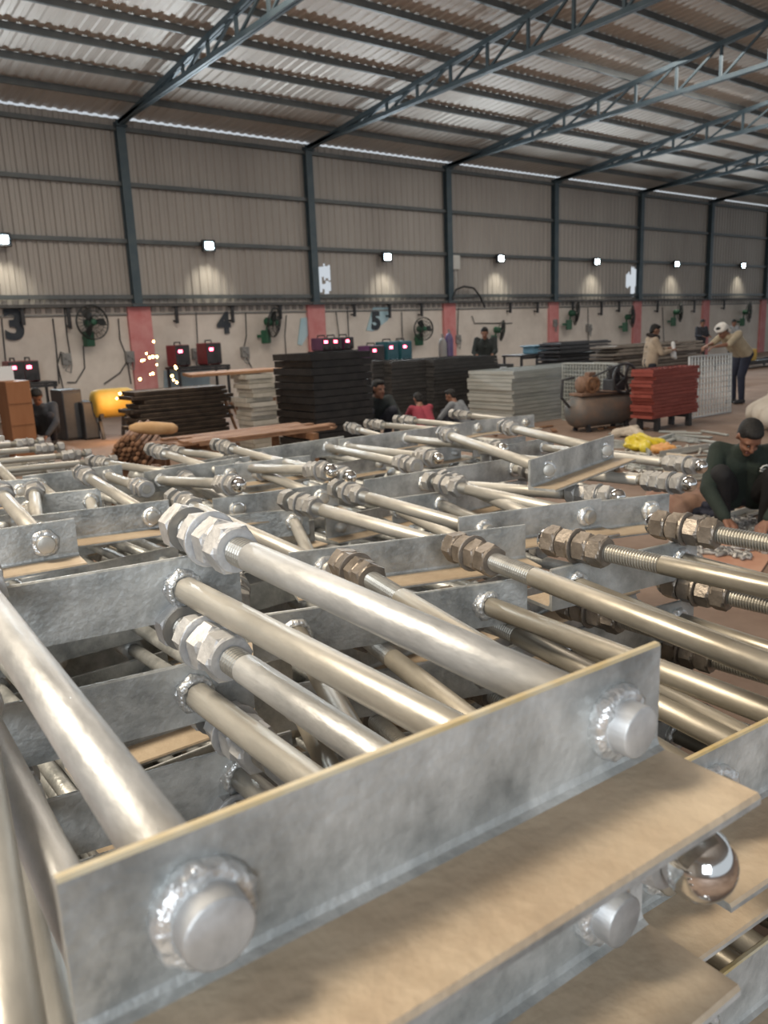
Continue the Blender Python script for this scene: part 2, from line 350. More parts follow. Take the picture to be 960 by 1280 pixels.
lower(Ff, [.93 - .1432 * k for k in range(1, 7)], [])
# middle of the pile
M_ = lambda lab, a, b, z, side, rods: frame(lab, at(*a, z), at(*b, z), z, side, .038, .09, rods)
T = lambda f, x, y, z, end='gap': (f, at(x, y, z), end)
M_('galvanised frame in the centre, long angle with tan flange behind the nearest big rod', (360, 690), (655, 655), 1.04, 1, [T(.14, 216, 622, 1.02), T(.72, 356, 624, 1.01)])
M_('galvanised frame right of centre, speckled pale angle with round stub near its right corner', (572, 646), (750, 622), 1.03, 1, [T(.16, 418, 610, 1.0), T(.88, 533, 600, 1.0)])
M_('galvanised frame with pale bluish angle tilted up at the right of the pile', (660, 575), (765, 543), 1.12, 1, [T(.18, 552, 541, 1.04), T(.88, 628, 533, 1.05)])
M_('galvanised frame whose grey angle and tan flange stick out right of the speckled angle', (660, 635), (835, 616), 1.02, 1, [(.12, None, 'gap', .8), (.86, None, 'gap', .8)])
M_('galvanised frame pointing two big chrome balls at the right edge of the pile', (455, 600), (657, 570), 1.0, -1, [T(.34, 764, 621, 1.0, 'ball'), T(.92, 856, 605, 1.0, 'ball')])
M_('galvanised frame with two chrome balls behind the tilted pale angle', tuple(), tuple(), 1, 1, []) if False else frame('galvanised frame with two chrome balls behind the tilted pale angle', (2.56, 2.5), (3.06, 2.5), .985, -1, .038, .09, [T(.15, 768, 583, .97, 'ball'), T(.85, 872, 583, .97, 'ball')])
M_('galvanised frame left of centre whose rod ends in a big chrome ball', (180, 590), (312, 570), 1.0, -1, [T(.14, 296, 606, 1.05, 'ball'), T(.88, 410, 589, 1.05, 'ball')])
M_('galvanised frame behind centre left, chrome ball just right of two others', (314, 562), (430, 545), 1.0, -1, [T(.1, 434, 596, 1.02, 'ball'), T(.80, 522, 583, 1.0, 'gap')])
M_('galvanised frame in the upper middle of the pile with yellowish rods pointing right', (424, 549), (522, 536), 1.0, -1, [T(.1, 545, 573, 1.0, 'ball'), T(.84, 625, 561, 1.0, 'ball')])
M_('galvanised frame at the left edge with pale upright angle end and one fat round stub', (-60, 669), (92, 647), 1.14, 1, [(.15, None, 'gap', .8), (.72, None, 'gap', .85)])
M_('galvanised frame at left, long dark angle with tan flange and stub by right end', (20, 646), (210, 624), 1.05, 1, [(.12, None, 'gap', .8), T(.87, 100, 590, 1.02)])
M_('galvanised reversed frame at left behind the long dark grey angle, small white weld', (10, 622), (125, 610), 1.0, -1, [(.2, None, 'gap', .5), (.88, None, 'gap', .5)])
M_('galvanised frame at far left edge with short pale angle end and small round stub', (-80, 608), (47, 597), 1.05, 1, [(.2, None, 'gap', .8), T(.82, -20, 565, 1.0)])
M_('reversed galvanised frame at left, thin pale angle, short rod ending left of centre', (28, 595), (152, 580), 1.0, -1, [(.15, None, 'gap', .5), T(.85, 184, 612, 1.0)])
M_('galvanised frame with bluish angle under the left chrome balls', (265, 623), (420, 603), 1.0, 1, [(.18, None, 'gap', .8), (.86, None, 'gap', .8)])
frame('galvanised frame with two rod tips standing clear before the rusty bars', at(185, 560, 1.0) + Vector((-.06, -.82, 0)), at(263, 553, 1.0) + Vector((.06, -.82, 0)), 1.0, 1, .038, .09, [T(.15, 187, 561, 1.0), T(.85, 268, 555, 1.0)])
M_('galvanised reversed frame low behind the left-centre nuts, bright weld at its rod', (270, 645), (385, 635), .95, -1, [(.1, None, 'gap', .7), (.84, None, 'gap', .7)])
M_('galvanised reversed frame low in the centre gap, rod running right', (490, 623), (570, 612), .95, -1, [(.1, None, 'gap', .6), (.75, None, 'gap', .6)])
M_('galvanised frame farthest back on the right, pale angle with two stubs', (588, 526), (667, 518), .95, 1, [T(.1, 494, 524, .93), T(.86, 564, 517, .93)])
M_('galvanised frame farthest back in the middle with long pale angle', (478, 543), (588, 527), .95, 1, [(.8, None, 'gap', .85), T(.12, 434, 533, .93)])
M_('galvanised frame far back left of the middle with plain pale angle', (205, 583), (330, 562), .97, 1, [(.12, None, 'gap', .8), (.88, None, 'gap', .8)])
# what carries the middle of the pile: older frames in regular tiers
for (x, y0) in [(-.30, .30), (.05, 1.45), (.62, 1.45), (1.17, 1.42), (1.72, 1.38), (.3, 2.55), (.85, 2.55), (1.4, 2.52), (1.95, 2.5), (2.5, 2.45), (1.0, 3.62), (1.55, 3.62), (2.1, 3.6), (2.65, 3.6), (3.2, 3.55), (3.75, 3.5)]:
    for k in range(6 if x > 0 else 5):
        z = .10 + .1432 * k + .0025
        j = lambda: random.uniform(-.012, .012)
        frame('galvanised anchor bolt frame in the dark lower tiers of the pile', (x - .25 + j(), y0 + j()), (x + .25 + j(), y0 + j()), z, 1, simple=True, group='frames in the dark lower tiers of the pile')
        if k < 5: frame('galvanised anchor bolt frame in the dark lower tiers of the pile', (x - .25 + j(), y0 + .74 + j()), (x + .25 + j(), y0 + .74 + j()), z + .0716, -1, simple=True, group='frames in the dark lower tiers of the pile')
# ------------------------------------------------------------------ back wall furniture
dark = mat('dark_painted_steel', (.03, .032, .035), (.06, .06, .065), .5, .3, 5)
grey = mat('grey_paint', (.22, .22, .22), (.30, .30, .29), .6, .1, 3)
yw = WD + .06      # face of the brick wall
for i, (x, ln) in enumerate([(27, .36), (85, .46), (220, .4), (290, .42), (350, .36), (443, .34), (487, .4), (527, .38), (638, .34), (672, .36), (716, .5), (752, .5), (774, .4), (822, .45), (868, .5), (905, .4)]):
    p = atY(x, 386, WD - .1); b = MB(); b.bar((p.x, WD - .1, ZB), (p.x, WD - .1, ZB - ln), .07, .05, (0, 1, 0)); b.box((p.x, WD - .03, ZB - ln + .06), (.09, .12, .04)); b.box((p.x, WD - .08, ZB - .02), (.14, .1, .02))
    o = b.build('ledge_bracket', dark); tag(o, 'dark steel bracket hanging from the long ledge on the whitewashed wall', 'bracket', 'ledge brackets')
t = thing('conduit', 'long thin grey conduit clipped along the whitewashed wall under the ledge', 'pipe', (10, yw, 2.2)); b = MB(); b.tube([(-16, -.03, .02), (6, -.03, .0), (34, -.03, .02)], .022); b.build('pipe', grey, t)
# numbers painted as cut plates
def number(ch, px, py, hgt, label, colr):
    cu = bpy.data.curves.new('num', 'FONT'); cu.body = ch; cu.size = hgt / .7; cu.extrude = .008; cu.offset = .035; cu.align_x = 'CENTER'; cu.align_y = 'CENTER'
    o = bpy.data.objects.new('tmp', cu); C.objects.link(o); dg = bpy.context.evaluated_depsgraph_get(); me = bpy.data.meshes.new_from_object(o.evaluated_get(dg)); bpy.data.objects.remove(o)
    me.materials.clear(); me.materials.append(colr); p = atY(px, py, yw - .05); n = put('wall_number', me, None, (p.x, yw - .05, p.z)); n.rotation_euler = (math.pi / 2, 0, 0); tag(n, label, 'number')
nm = mat('number_paint', (.035, .045, .06), (.06, .07, .08), .8)
number('3', 18, 407, .62, 'big dark figure 3 painted on the whitewashed wall at far left', nm)
number('4', 280, 405, .48, 'dark figure 4 painted on the whitewashed wall', nm)
number('5', 470, 402, .46, 'dark figure 5 on a pale blue patch of the wall', nm)
def plate(name, pts, m, label, cat, th=.02):
    P3 = [atY(x, y, yw - .02) for x, y in pts]; c = sum(P3, Vector()) / len(P3); n = len(P3); b = MB()
    vs = [(p.x - c.x, -.0, p.z - c.z) for p in P3] + [(p.x - c.x, -th, p.z - c.z) for p in P3]
    b.add(vs, [list(range(n)), list(range(n, 2 * n))[::-1]] + [(i, (i + 1) % n, n + (i + 1) % n, n + i) for i in range(n)])
    tag(b.build(name, m, None, (c.x, yw - .01, c.z)), label, cat)
blue = mat('pale_blue_paint', (.38, .58, .66), (.52, .68, .74), .8, 0, 2)
plate('blue_patch', [(466, 384), (488, 384), (485, 400), (466, 414), (458, 413)], blue, 'pale blue angular patch behind the figure 5', 'painted patch')
plate('blue_patch', [(376, 398), (398, 394), (389, 412), (377, 432), (372, 430)], blue, 'pale blue slanting patch left of a pink pilaster', 'painted patch')
plate('blue_patch', [(205, 463), (262, 463), (262, 496), (205, 496)], mat('blue_tarp', (.34, .44, .50), (.42, .52, .57), .8, 0, 3), 'pale blue board low on the wall behind the welding bench', 'board')
# fans
fanm = mat('fan_wire', (.05, .055, .055), None, .4, .5); green = mat('fan_green', (.02, .09, .05), (.03, .12, .07), .5)
def fan(px, py, d, yaw, tilt, label):
    p = atY(px, py, yw - .45); t = thing('wall_fan', label, 'fan', (p.x, p.y, p.z), math.radians(yaw), 'wall fans'); R = d / 2; Rm = Matrix.Rotation(math.radians(tilt), 4, 'X')
    b = MB(); b.T = Rm
    for rr, yy in ((R, 0), (R, -.04), (R * .66, -.085), (R * .36, -.105)):
        pts = [(rr * math.cos(a), yy, rr * math.sin(a)) for a in [2 * math.pi * k / 28 for k in range(29)]]; b.tube(pts, .012 if rr == R else .007, 5)
    for k in range(26): a = 2 * math.pi * k / 26; b.tube([(R * math.cos(a), .0, R * math.sin(a)), (R * .97 * math.cos(a), -.05, R * .97 * math.sin(a)), (R * .6 * math.cos(a), -.09, R * .6 * math.sin(a)), (.07 * math.cos(a), -.11, .07 * math.sin(a))], .0045, 4)
    for k in range(20): a = 2 * math.pi * k / 20; b.tube([(R * math.cos(a), .0, R * math.sin(a)), (R * .6 * math.cos(a), .09, R * .6 * math.sin(a)), (.09 * math.cos(a), .11, .09 * math.sin(a))], .004, 4)
    b.build('guard', fanm, t)
    for k in range(3):
        b = MB(); n = 7; vs = []
        for i in range(n):
            f = i / (n - 1); r = .06 + f * (R * .86 - .06); w = .10 + .5 * math.sin(f * 2.4) * R * .62
            for sgn in (-1, 1):
                a = 2 * math.pi * k / 3 + sgn * math.atan2(w / 2, r + .05); vs.append(Rm @ Vector((r * math.cos(a), -.02 + sgn * .04, r * math.sin(a))))
        b.add(vs, [(2 * i, 2 * i + 1, 2 * i + 3, 2 * i + 2) for i in range(n - 1)]); o = b.build('blade', fanm, t); md = o.modifiers.new('s', 'SOLIDIFY'); md.thickness = .008
    b = MB(); b.T = Rm; b.smooth = True; b.rev([(0, .03), (.02, .07), (.06, .075)], (0, -.12, 0), (0, 1, 0)); b.rev([(0, .08), (.05, .10), (.2, .10), (.24, .05)], (0, .02, 0), (0, 1, 0)); b.build('motor_hub', green, t)
    b = MB(); b.tube([Rm @ Vector((0, .16, 0)), (0, .2, -.15), (0, .22, -R * .9)], .03); b.boxb((0, .24, -R * .95), (.2, .2, .34), .03); b.bar((0, .26, -R * .9), (0, .47, -R * .9), .08, .08); b.build('bracket', green, t)
fan(115, 403, .74, 8, -4, 'big caged wall fan with green bracket, leftmost on the wall'); fan(342, 403, .74, 35, 10, 'caged wall fan turned aside between the figures 4 and 5'); fan(529, 411, .66, -8, 0, 'caged wall fan facing forward right of the figure 5')
fan(627, 413, .66, 40, 8, 'caged wall fan behind the man in black at the stacks'); fan(720, 392, .78, 45, 8, 'dark caged wall fan above the grey grating stack'); fan(790, 396, .78, 30, 0, 'dark caged wall fan above the red grating stack')
fan(850, 390, .78, 35, 0, 'dark caged wall fan between the two standing men'); fan(936, 390, .9, 20, 0, 'dark caged wall fan at the far right edge')
# flood lamps on the girts
lampg = mat('lamp_glow', (1, 1, 1), None, .5, emit=(.62, .87, 1), es=60)
for i, (px, py) in enumerate([(4, 299), (262, 307), (485, 321), (627, 323), (747, 327), (847, 330), (930, 332)]):
    p = atY(px, py, WD - .24); nm_ = ['leftmost glowing flood lamp on the sheet wall', 'glowing flood lamp second from left on the sheet wall', 'glowing flood lamp third from left, above the figure 5', 'glowing flood lamp fourth from left, beside a small white box', 'glowing flood lamp fifth from left', 'glowing flood lamp sixth from left', 'glowing flood lamp farthest right on the sheet wall'][i]
    t = thing('flood_lamp', nm_, 'lamp', (p.x, p.y, p.z), 0, 'flood lamps'); b = MB(); b.boxb((0, .06, .0), (.34, .09, .28), .02); b.bar((-.19, .08, 0), (-.19, .16, .05), .02, .02); b.bar((.19, .08, 0), (.19, .16, .05), .02, .02); b.bar((-.19, .17, .05), (.19, .17, .05), .03, .03); b.build('housing', dark, t)
    b = MB(); b.boxb((0, .01, 0), (.20, .02, .15), .008); b.build('lens', lampg, t)
    l = bpy.data.lights.new('lamp_light', 'SPOT'); l.energy = 60; l.color = (1, .93, .76); l.spot_size = 1.5; l.spot_blend = 1; l.shadow_soft_size = .1
    o = bpy.data.objects.new('lamp_light', l); C.objects.link(o); o.location = (p.x, p.y - .12, p.z); o.rotation_euler = (Vector((p.x, WD - .1, p.z - 1.7)) - o.location).to_track_quat('-Z', 'Y').to_euler()
    l = bpy.data.lights.new('lamp_throw', 'SPOT'); l.energy = 420; l.color = (.85, .94, 1); l.spot_size = 2.7; l.spot_blend = 1; l.shadow_soft_size = .12
    o = bpy.data.objects.new('lamp_throw', l); C.objects.link(o); o.location = (p.x, p.y - .15, p.z); o.rotation_euler = (math.pi / 2, 0, math.pi)
p = atY(569, 328, WD - .06); b = MB(); b.boxb((0, 0, 0), (.3, .14, .42), .02); b.box((0, -.075, .02), (.2, .015, .26)); b.tube([(0, 0, -.2), (.02, -.02, -.5), (0, 0, -.9)], .015, 6); tag(b.build('switch_box', mat('white_box', (.6, .6, .57)), None, p), 'small white switch box on the sheet wall', 'switch box')
b = MB(); b.tube([atY(x, y, WD - .2) for x, y in [(566, 374), (570, 362), (580, 358), (592, 360), (600, 370), (606, 384)]], .03); tag(b.build('cable_loop', dark), 'black cable looping over the ledge by the white switch box', 'cable')
# cables and sockets on the brick wall
for i, pts in enumerate([[(2, 398), (5, 430), (9, 470)], [(66, 398), (70, 430), (74, 480)], [(80, 384), (84, 420), (88, 445), (76, 440), (72, 455), (80, 490)], [(104, 432), (106, 460), (95, 478), (84, 478)], [(148, 398), (150, 425), (158, 445), (164, 480)], [(160, 450), (150, 466), (130, 480)], [(245, 390), (247, 430), (246, 460)], [(307, 390), (308, 420), (304, 440), (316, 462)], [(358, 394), (356, 420), (358, 450)], [(420, 390), (424, 420), (425, 436)], [(434, 384), (436, 420), (434, 438)], [(502, 390), (503, 420), (500, 440)], [(573, 385), (572, 420), (566, 438)], [(590, 395), (593, 404), (640, 404)], [(688, 395), (690, 420)], [(735, 385), (736, 440)], [(828, 384), (830, 430)]]):
    P3 = [atY(x, y, yw - .04) for x, y in pts]; b = MB(); b.tube(P3, .014, 6); tag(b.build('wall_cable', dark), 'thin dark cable hanging down the whitewashed wall', 'cable', 'cables on the whitewashed wall')
for i, (x, y) in enumerate([(83, 449), (162, 446), (245, 442), (306, 440), (500, 430), (572, 424), (693, 404), (736, 410)]):
    p = atY(x, y, yw - .08); b = MB(); b.boxb((0, 0, 0), (.2, .14, .26), .02); b.cyl((-.04, -.07, .04), (-.04, -.12, .04), .035); b.cyl((.05, -.07, -.04), (.05, -.11, -.04), .03); b.tube([(0, -.06, -.1), (-.08, -.1, -.25), (.05, -.05, -.3), (.1, -.02, -.12)], .015, 6)
    tag(b.build('socket_box', grey, None, p), 'grey socket box with plugs on the whitewashed wall', 'socket box', 'socket boxes')
# ------------------------------------------------------------------ welding benches and machines
redp = mat('machine_red', (.22, .02, .03), (.30, .04, .05), .4); glow = mat('indicator_glow', (1, .1, .12), emit=(1, .08, .14), es=14)
def machine(p, label, body=redp, face=dark, w=.30, h=.42, rz=0):
    t = thing('welding_machine', label, 'welding machine', p, rz, 'welding machines'); b = MB(); b.boxb((0, .25, h / 2 + .02), (w, .5, h), .02, None); b.build('case', body, t)
    b = MB(); b.boxb((0, -.005, h / 2 + .02), (w * .96, .03, h * .95), .012)
    for k in range(4): b.box((0, -.022, .1 + .025 * k), (w * .6, .006, .01))
    for s in (-1, 1): b.cyl((s * w * .25, -.02, .07), (s * w * .25, -.06, .07), .03)
    b.build('front_panel', face, t); b = MB(); b.boxb((-w * .18, -.024, h * .74), (.09, .02, .06), .006); b.build('display', glow, t)
    b = MB(); b.tube([(0, .08, h), (0, .1, h + .08), (0, .4, h + .08), (0, .42, h)], .016); b.build('handle', dark, t)
    for sx in (-1, 1): b = MB(); b.box((sx * w * .38, .25, .01), (.04, .4, .02)); b.build('foot', dark, t)
    return t
def bench(x0, x1, y, z, label, dpt=.7):
    t = thing('steel_bench', label, 'bench', ((x0 + x1) / 2, y + dpt / 2, 0)); w = x1 - x0; b = MB(); b.boxb((0, 0, z - .03), (w, dpt, .05), .008); b.box((0, -dpt / 2 + .03, z - .09), (w, .04, .06)); b.build('top', dark, t)
    for sx in (-1, 1):
        for sy in (-1, 1): b = MB(); b.box((sx * (w / 2 - .05), sy * (dpt / 2 - .05), (z - .055) / 2), (.05, .05, z - .055)); b.build('leg', dark, t)
    b = MB(); b.bar((-w / 2 + .05, 0, .25), (w / 2 - .05, 0, .25), .04, .04)
    for sx in (-1, 1): b.bar((sx * (w / 2 - .05), -dpt / 2 + .05, .25), (sx * (w / 2 - .05), dpt / 2 - .05, .25), .04, .04)
    b.build('stretcher', dark, t)
By = 17.6
p = atY(22, 479, By); q = atY(60, 481, By); bench(p.x - .6, q.x + .2, By, p.z, 'dark steel bench under two machines at far left')
machine((atY(24, 479, By).x, By + .05, p.z), 'red lit welding machine on the far left bench, left one of two'); machine((atY(43, 479, By).x, By + .05, p.z), 'red lit welding machine on the far left bench, right one of two')
p = atY(240, 458, By); bench(atY(222, 458, By).x, atY(288, 458, By).x, By, p.z, 'tall dark steel bench holding two red machines under the figure 4')
machine((atY(231, 458, By).x, By + .05, p.z), 'red welding machine left of the figure 4 bench pair, alone at the bench end', w=.36, h=.48); machine((atY(270, 458, By).x, By + .05, p.z), 'red welding machine directly below the figure 4', w=.40, h=.50)
p = atY(425, 438, 16.6); bench(atY(404, 438, 16.6).x, atY(448, 438, 16.6).x, 16.6, p.z, 'dark bench behind the tall black grating stack')
for k, x in enumerate((411, 423, 438)): machine((atY(x, 438, 16.6).x, 16.65, p.z), 'purple welding machine behind the tall black stack, %s' % ('left of three', 'middle of three', 'right of three')[k], mat('machine_purple', (.10, .03, .08), (.14, .05, .1), .4), dark, .3, .3)
p = atY(490, 452, 16.6); bench(atY(462, 452, 16.6).x, atY(522, 452, 16.6).x, 16.6, p.z, 'dark bench behind the lower black stacks')
machine((atY(473, 452, 16.6).x, 16.65, p.z), 'violet welding machine with a red light behind the lower black stacks', mat('machine_violet', (.14, .04, .16), (.2, .07, .2), .4), dark, .5, .42)
for k, x in enumerate((493, 510)): machine((atY(x, 452, 16.6).x, 16.65, p.z), ('teal welding machine beside the violet one', 'teal welding machine on the right end of the far bench')[k], mat('machine_teal', (.03, .14, .17), (.05, .2, .23), .4), mat('machine_teal_face', (.03, .1, .13)), .38, .5)
# gas cylinders
def cylinder_bottle(px, py, dep_y, h, label, m):
    p = atY(px, py, dep_y); t = thing('gas_cylinder', label, 'gas cylinder', (p.x, p.y, 0), 0, 'gas cylinders'); b = MB(); b.smooth = True; b.rev([(0, .10), (.02, .115), (h - .18, .115), (h - .08, .08), (h - .03, .04)], (0, 0, 0), (0, 0, 1), 20); b.build('tank', m, t)
    b = MB(); b.cyl((0, 0, h - .04), (0, 0, h + .06), .025); b.cyl((0, 0, h), (.07, 0, h), .018); b.cyl((0, 0, h + .05), (0, 0, h + .07), .045); b.build('valve', grey, t)
z = atY(561, 415, 16.2).z; cylinder_bottle(561, 415, 16.2, z, 'violet gas cylinder standing before a pink pilaster', mat('bottle_violet', (.08, .06, .15), (.12, .09, .2), .4)); cylinder_bottle(553, 420, 16.2, z - .12, 'grey gas cylinder beside the violet one', grey)
# cabinets, board, drum at left
def cabinet(px0, px1, pytop, Y, label):
    a = atY(px0, pytop, Y); c = atY(px1, pytop, Y); w = c.x - a.x; h = a.z; t = thing('steel_cabinet', label, 'cabinet', ((a.x + c.x) / 2, Y + .3, 0), 0, 'dark cabinets'); b = MB(); b.boxb((0, 0, h / 2), (w, .6, h), .015); b.build('body', dark, t)
    d = MB(); d.boxb((0, -.31, h / 2), (w * .92, .025, h * .9), .008); dd = d.build('door', mat('cabinet_door', (.04, .045, .05), (.06, .065, .07), .5), t); k = MB(); k.bar((w * .36, -.34, h * .45), (w * .36, -.34, h * .6), .02, .02, (0, 1, 0)); k.build('handle', grey, dd)
cabinet(76, 101, 488, 13.6, 'dark grey steel cabinet beside the crouching welder'); cabinet(102, 121, 503, 13.4, 'lower black cabinet right of the grey cabinet')
p = atY(15, 476, 11.4); b = MB(); b.boxb((0, 0, p.z / 2), (.30, .5, p.z), .01)
for k in range(3): b.box((0, -.255, p.z * (.25 + .25 * k)), (.28, .01, .02))
tag(b.build('wooden_board', mat('orange_wood', (.22, .085, .03), (.30, .13, .055), .6, 0, 3, stretch=(1, 1, .2)), None, (p.x, 11.4, 0)), 'upright orange-brown wooden crate board at the left edge', 'board')
p = atY(4, 466, 11.5); t = thing('paper_sign', 'small white paper sign at the left edge by the wooden board', 'sign', (p.x, 11.62, 0)); b = MB(); b.bar((0, 0, 0), (0, 0, p.z), .04, .04, (0, 1, 0)); b.build('post', dark, t); b = MB(); b.boxb((0, -.03, p.z - .02), (.3, .015, .2), .004); b.build('sheet', mat('paper', (.62, .65, .66)), t)
p = atY(141, 486, 13.2); t = thing('yellow_tank', 'yellow drum lying on a stand beside the dark flats', 'drum', (p.x, 13.4, 0)); b = MB(); b.smooth = True; b.rev([(0, .12), (.03, .22), (.1, .24), (.62, .24), (.7, .2), (.72, .1)], (-.3, 0, p.z - .24), (1, 0, 0), 20); b.build('drum', mat('yellow_paint', (.50, .32, .04), (.60, .42, .10), .6, 0, 3), t)
for s in (-1, 1): b = MB(); b.bar((s * .22, -.15, 0), (s * .22, 0, p.z - .4), .05, .05); b.bar((s * .22, .15, 0), (s * .22, 0, p.z - .4), .05, .05); b.box((s * .22, 0, p.z - .43), (.06, .36, .08)); b.build('stand', dark, t)
# ------------------------------------------------------------------ stacks of gratings and flats
def corner(pxc, pyf, pxr, pxl, pyt):
    p = at(pxc, pyf, 0); zt = atY(pxc, pyt, p.y).z; w = atY(pxr, pyt, p.y).x - p.x; r = ray(pxl, pyt); d = p.x / r.x * r.y - p.y; return p.x, p.y, w, d, zt
def panel_mesh(w, d, h, m, teeth=0, bars=9):
    b = MB(); f = .012       # frame strips with bearing bars and round notched edge, like a steel grating lying flat
    b.box((0, -d / 2 + f / 2, h / 2), (w, f, h)); b.box((0, d / 2 - f / 2, h / 2), (w, f, h)); b.box((-w / 2 + f / 2, 0, h / 2), (f, d - 2 * f, h)); b.box((w / 2 - f / 2, 0, h / 2), (f, d - 2 * f, h))
    n = max(4, int(d / .09))
    for i in range(1, n): b.box((0, -d / 2 + d * i / n, h * .5), (w - 2 * f, .008, h * .85))
    for i in range(1, bars): b.box((-w / 2 + w * i / bars, 0, h * .8), (.008, d - 2 * f, h * .2))
    return b.mesh('grating', m)
def pstack(name, cat, labels, common, group, x0, y0, w, d, z0, z1, n, m, jit=.02, rz=0, last=None, dj=0):
    h = (z1 - z0) / n; me = panel_mesh(w, d, h * .9, m); out = []
    for i in range(n):
        o = put(name, me, None, (x0 + w / 2 + random.uniform(-jit, jit), y0 + d / 2 + random.uniform(-jit, jit), z0 + i * h)); o.rotation_euler = (0, 0, rz + random.uniform(-.012, .012))
        tag(o, labels[0] if i == n - 1 else (labels[1] if i == 0 and len(labels) > 1 else common), cat, group); out.append(o)
    return out
def sleepers(x0, y0, w, d, h, m, label, k=2):
    for i in range(k):
        b = MB(); b.boxb((0, 0, h / 2), (.09, d, h), .01); tag(b.build('timber_sleeper', m, None, (x0 + w * (.15 + .7 * i / (k - 1)), y0 + d / 2, 0)), label, 'sleeper', label)
x, y, w, d, z = corner(398, 578, 464, 342, 441)
pstack('black_grating', 'grating', ['topmost black grating of the tall black stack in the middle', 'lowest black grating of the tall black stack'], 'black steel grating in the tall black stack in the middle', 'gratings in the tall black stack', x, y, w, d, 0, z, 15, black, .022)
for (pc, pr_, pt, yy, n, nm_) in ((465, 487, 451, 10.6, 16, 'narrow black stack right of the tall one'), (489, 540, 452, 10.4, 18, 'second low black stack, behind the red shirt'), (542, 622, 449, 10.2, 18, 'wide black stack behind the grey shirt')):
    a = atY(pc, pt, yy); c = atY(pr_, pt, yy)
    pstack('black_grating', 'grating', ['topmost black grating of the ' + nm_], 'black grating in the ' + nm_, 'gratings in the ' + nm_, a.x, yy, c.x - a.x, 1.0, 0, a.z, n, mat('black_steel_dusty', (.03, .029, .028), (.055, .052, .05), .6, .2, 5), .012)
a = atY(626, 452, 10.3); c = atY(640, 452, 10.3); pstack('black_grating', 'grating', ['topmost of the short dark pile beside the grey gratings'], 'dark grating in the short pile beside the grey gratings', 'gratings in the short dark pile', a.x, 10.3, c.x - a.x + .05, .9, 0, a.z - .05, 12, MATS['black_steel_dusty'], .02)
p = atY(632, 464, 10.2); b = MB(); b.boxb((0, 0, 0), (.17, .015, .16), .003); b.box((0, -.009, .05), (.12, .004, .012)); b.box((0, -.009, .02), (.13, .004, .01)); tag(b.build('paper_note', mat('paper', (.62, .65, .66)), None, (p.x, 10.26, p.z)), 'white paper note on the dark pile', 'note')
x, y, w, d, z = corner(318, 566, 344, 291, 462)
pale = mat('pale_flats', (.40, .37, .31), (.55, .52, .46), .7, .1, 4)
pstack('pale_plank', 'plank', ['topmost pale plank of the loose grey-beige stack', 'lowest pale plank of the loose grey-beige stack'], 'pale plank in the loose grey-beige stack left of the black one', 'pale planks', x, y, w, d, 0, z - .06, 17, pale, .05)
b = MB()
for k in range(5): b.boxb((0, -.3 + .15 * k, .02 + .0), (1.7 - .1 * k, .11, .04), .006)
tag(b.build('brown_plank', mat('brown_wood', (.24, .12, .06), (.34, .19, .10), .7, 0, 3), None, (x + .1, y + .5, z - .055)), 'brown planks lying across the top of the pale stack', 'planks', None, 'stuff')
x, y, w, d, z = corner(176, 572, 288, 150, 489)
flat = mat('dark_flats', (.045, .032, .024), (.10, .072, .05), .7, .2, 6)
zz = 0
for i in range(15):
    h = z / 15; b = MB(); ww = w * random.uniform(.9, 1.02); b.boxb((0, 0, h * .42), (ww, d * random.uniform(.9, 1), h * .84), .006); b.box((0, -d * .5, h * .72), (ww * .96, .03, h * .3)); b.box((0, d * .4, h * .82), (ww * .9, .05, h * .2))
    tag(b.build('dark_flat', flat, None, (x + w / 2 + random.uniform(-.1, .1), y + d / 2, zz)), 'topmost brown-black steel flat of the long low stack at left' if i == 14 else 'brown-black steel flat in the long low stack at left', 'steel flat', 'dark flats'); zz += h
# brown-black lumps and bars leaning at the stack's right end
for i in range(8):
    b = MB(); a = random.uniform(-.5, .5); b.bar((0, 0, 0.03), (.25 * math.cos(a) * random.choice((-1, 1)), .2 * math.sin(a), random.uniform(.5, .9)), .05, .03); b.box((0, 0, .02), (.14, .1, .04))
    tag(b.build('scrap_bar', rust, None, (x + w + .12 + .09 * i, y - .1 + random.uniform(0, .4), 0)), 'rusty bar leaning at the right end of the low dark stack', 'scrap', 'leaning rusty bars')
# grey galvanised gratings
gz = mat('galvanised_dull', (.36, .38, .36), (.48, .50, .48), .5, .35, 3, stretch=(1, 1, 6))
a = atY(641, 462, 8.7); c = atY(766, 456, 8.7); pstack('grey_grating', 'grating', ['topmost grey galvanised grating of the grey stack'], 'grey galvanised grating in the wide grey stack', 'gratings in the grey stack', a.x, 8.7, c.x - a.x, 1.0, .0, a.z - .02, 14, gz, .02)
def upright(name, p0, p1, h, lean, m, label, cat, cell=.07, thick=.03, group=None):
    p0 = Vector(p0); p1 = Vector(p1); L = (p1 - p0).length; rz = math.atan2(p1.y - p0.y, p1.x - p0.x); t = thing(name, label, cat, p0, rz, group); Rm = Matrix.Rotation(lean, 4, 'X'); b = MB(); b.T = Rm
    f = .02; b.box((L / 2, 0, f / 2), (L, thick, f)); b.box((L / 2, 0, h - f / 2), (L, thick, f)); b.box((f / 2, 0, h / 2), (f, thick, h)); b.box((L - f / 2, 0, h / 2), (f, thick, h)); b.build('frame', m, t)
    b = MB(); b.T = Rm; n = int(L / cell)
    for i in range(1, n): b.box((L * i / n, 0, h / 2), (.012, thick * .8, h - .04))
    n = int(h / cell)
    for i in range(1, n): b.box((L / 2, -.004, h * i / n), (L - .04, .012, .012))
    b.build('bars', m, t); return t
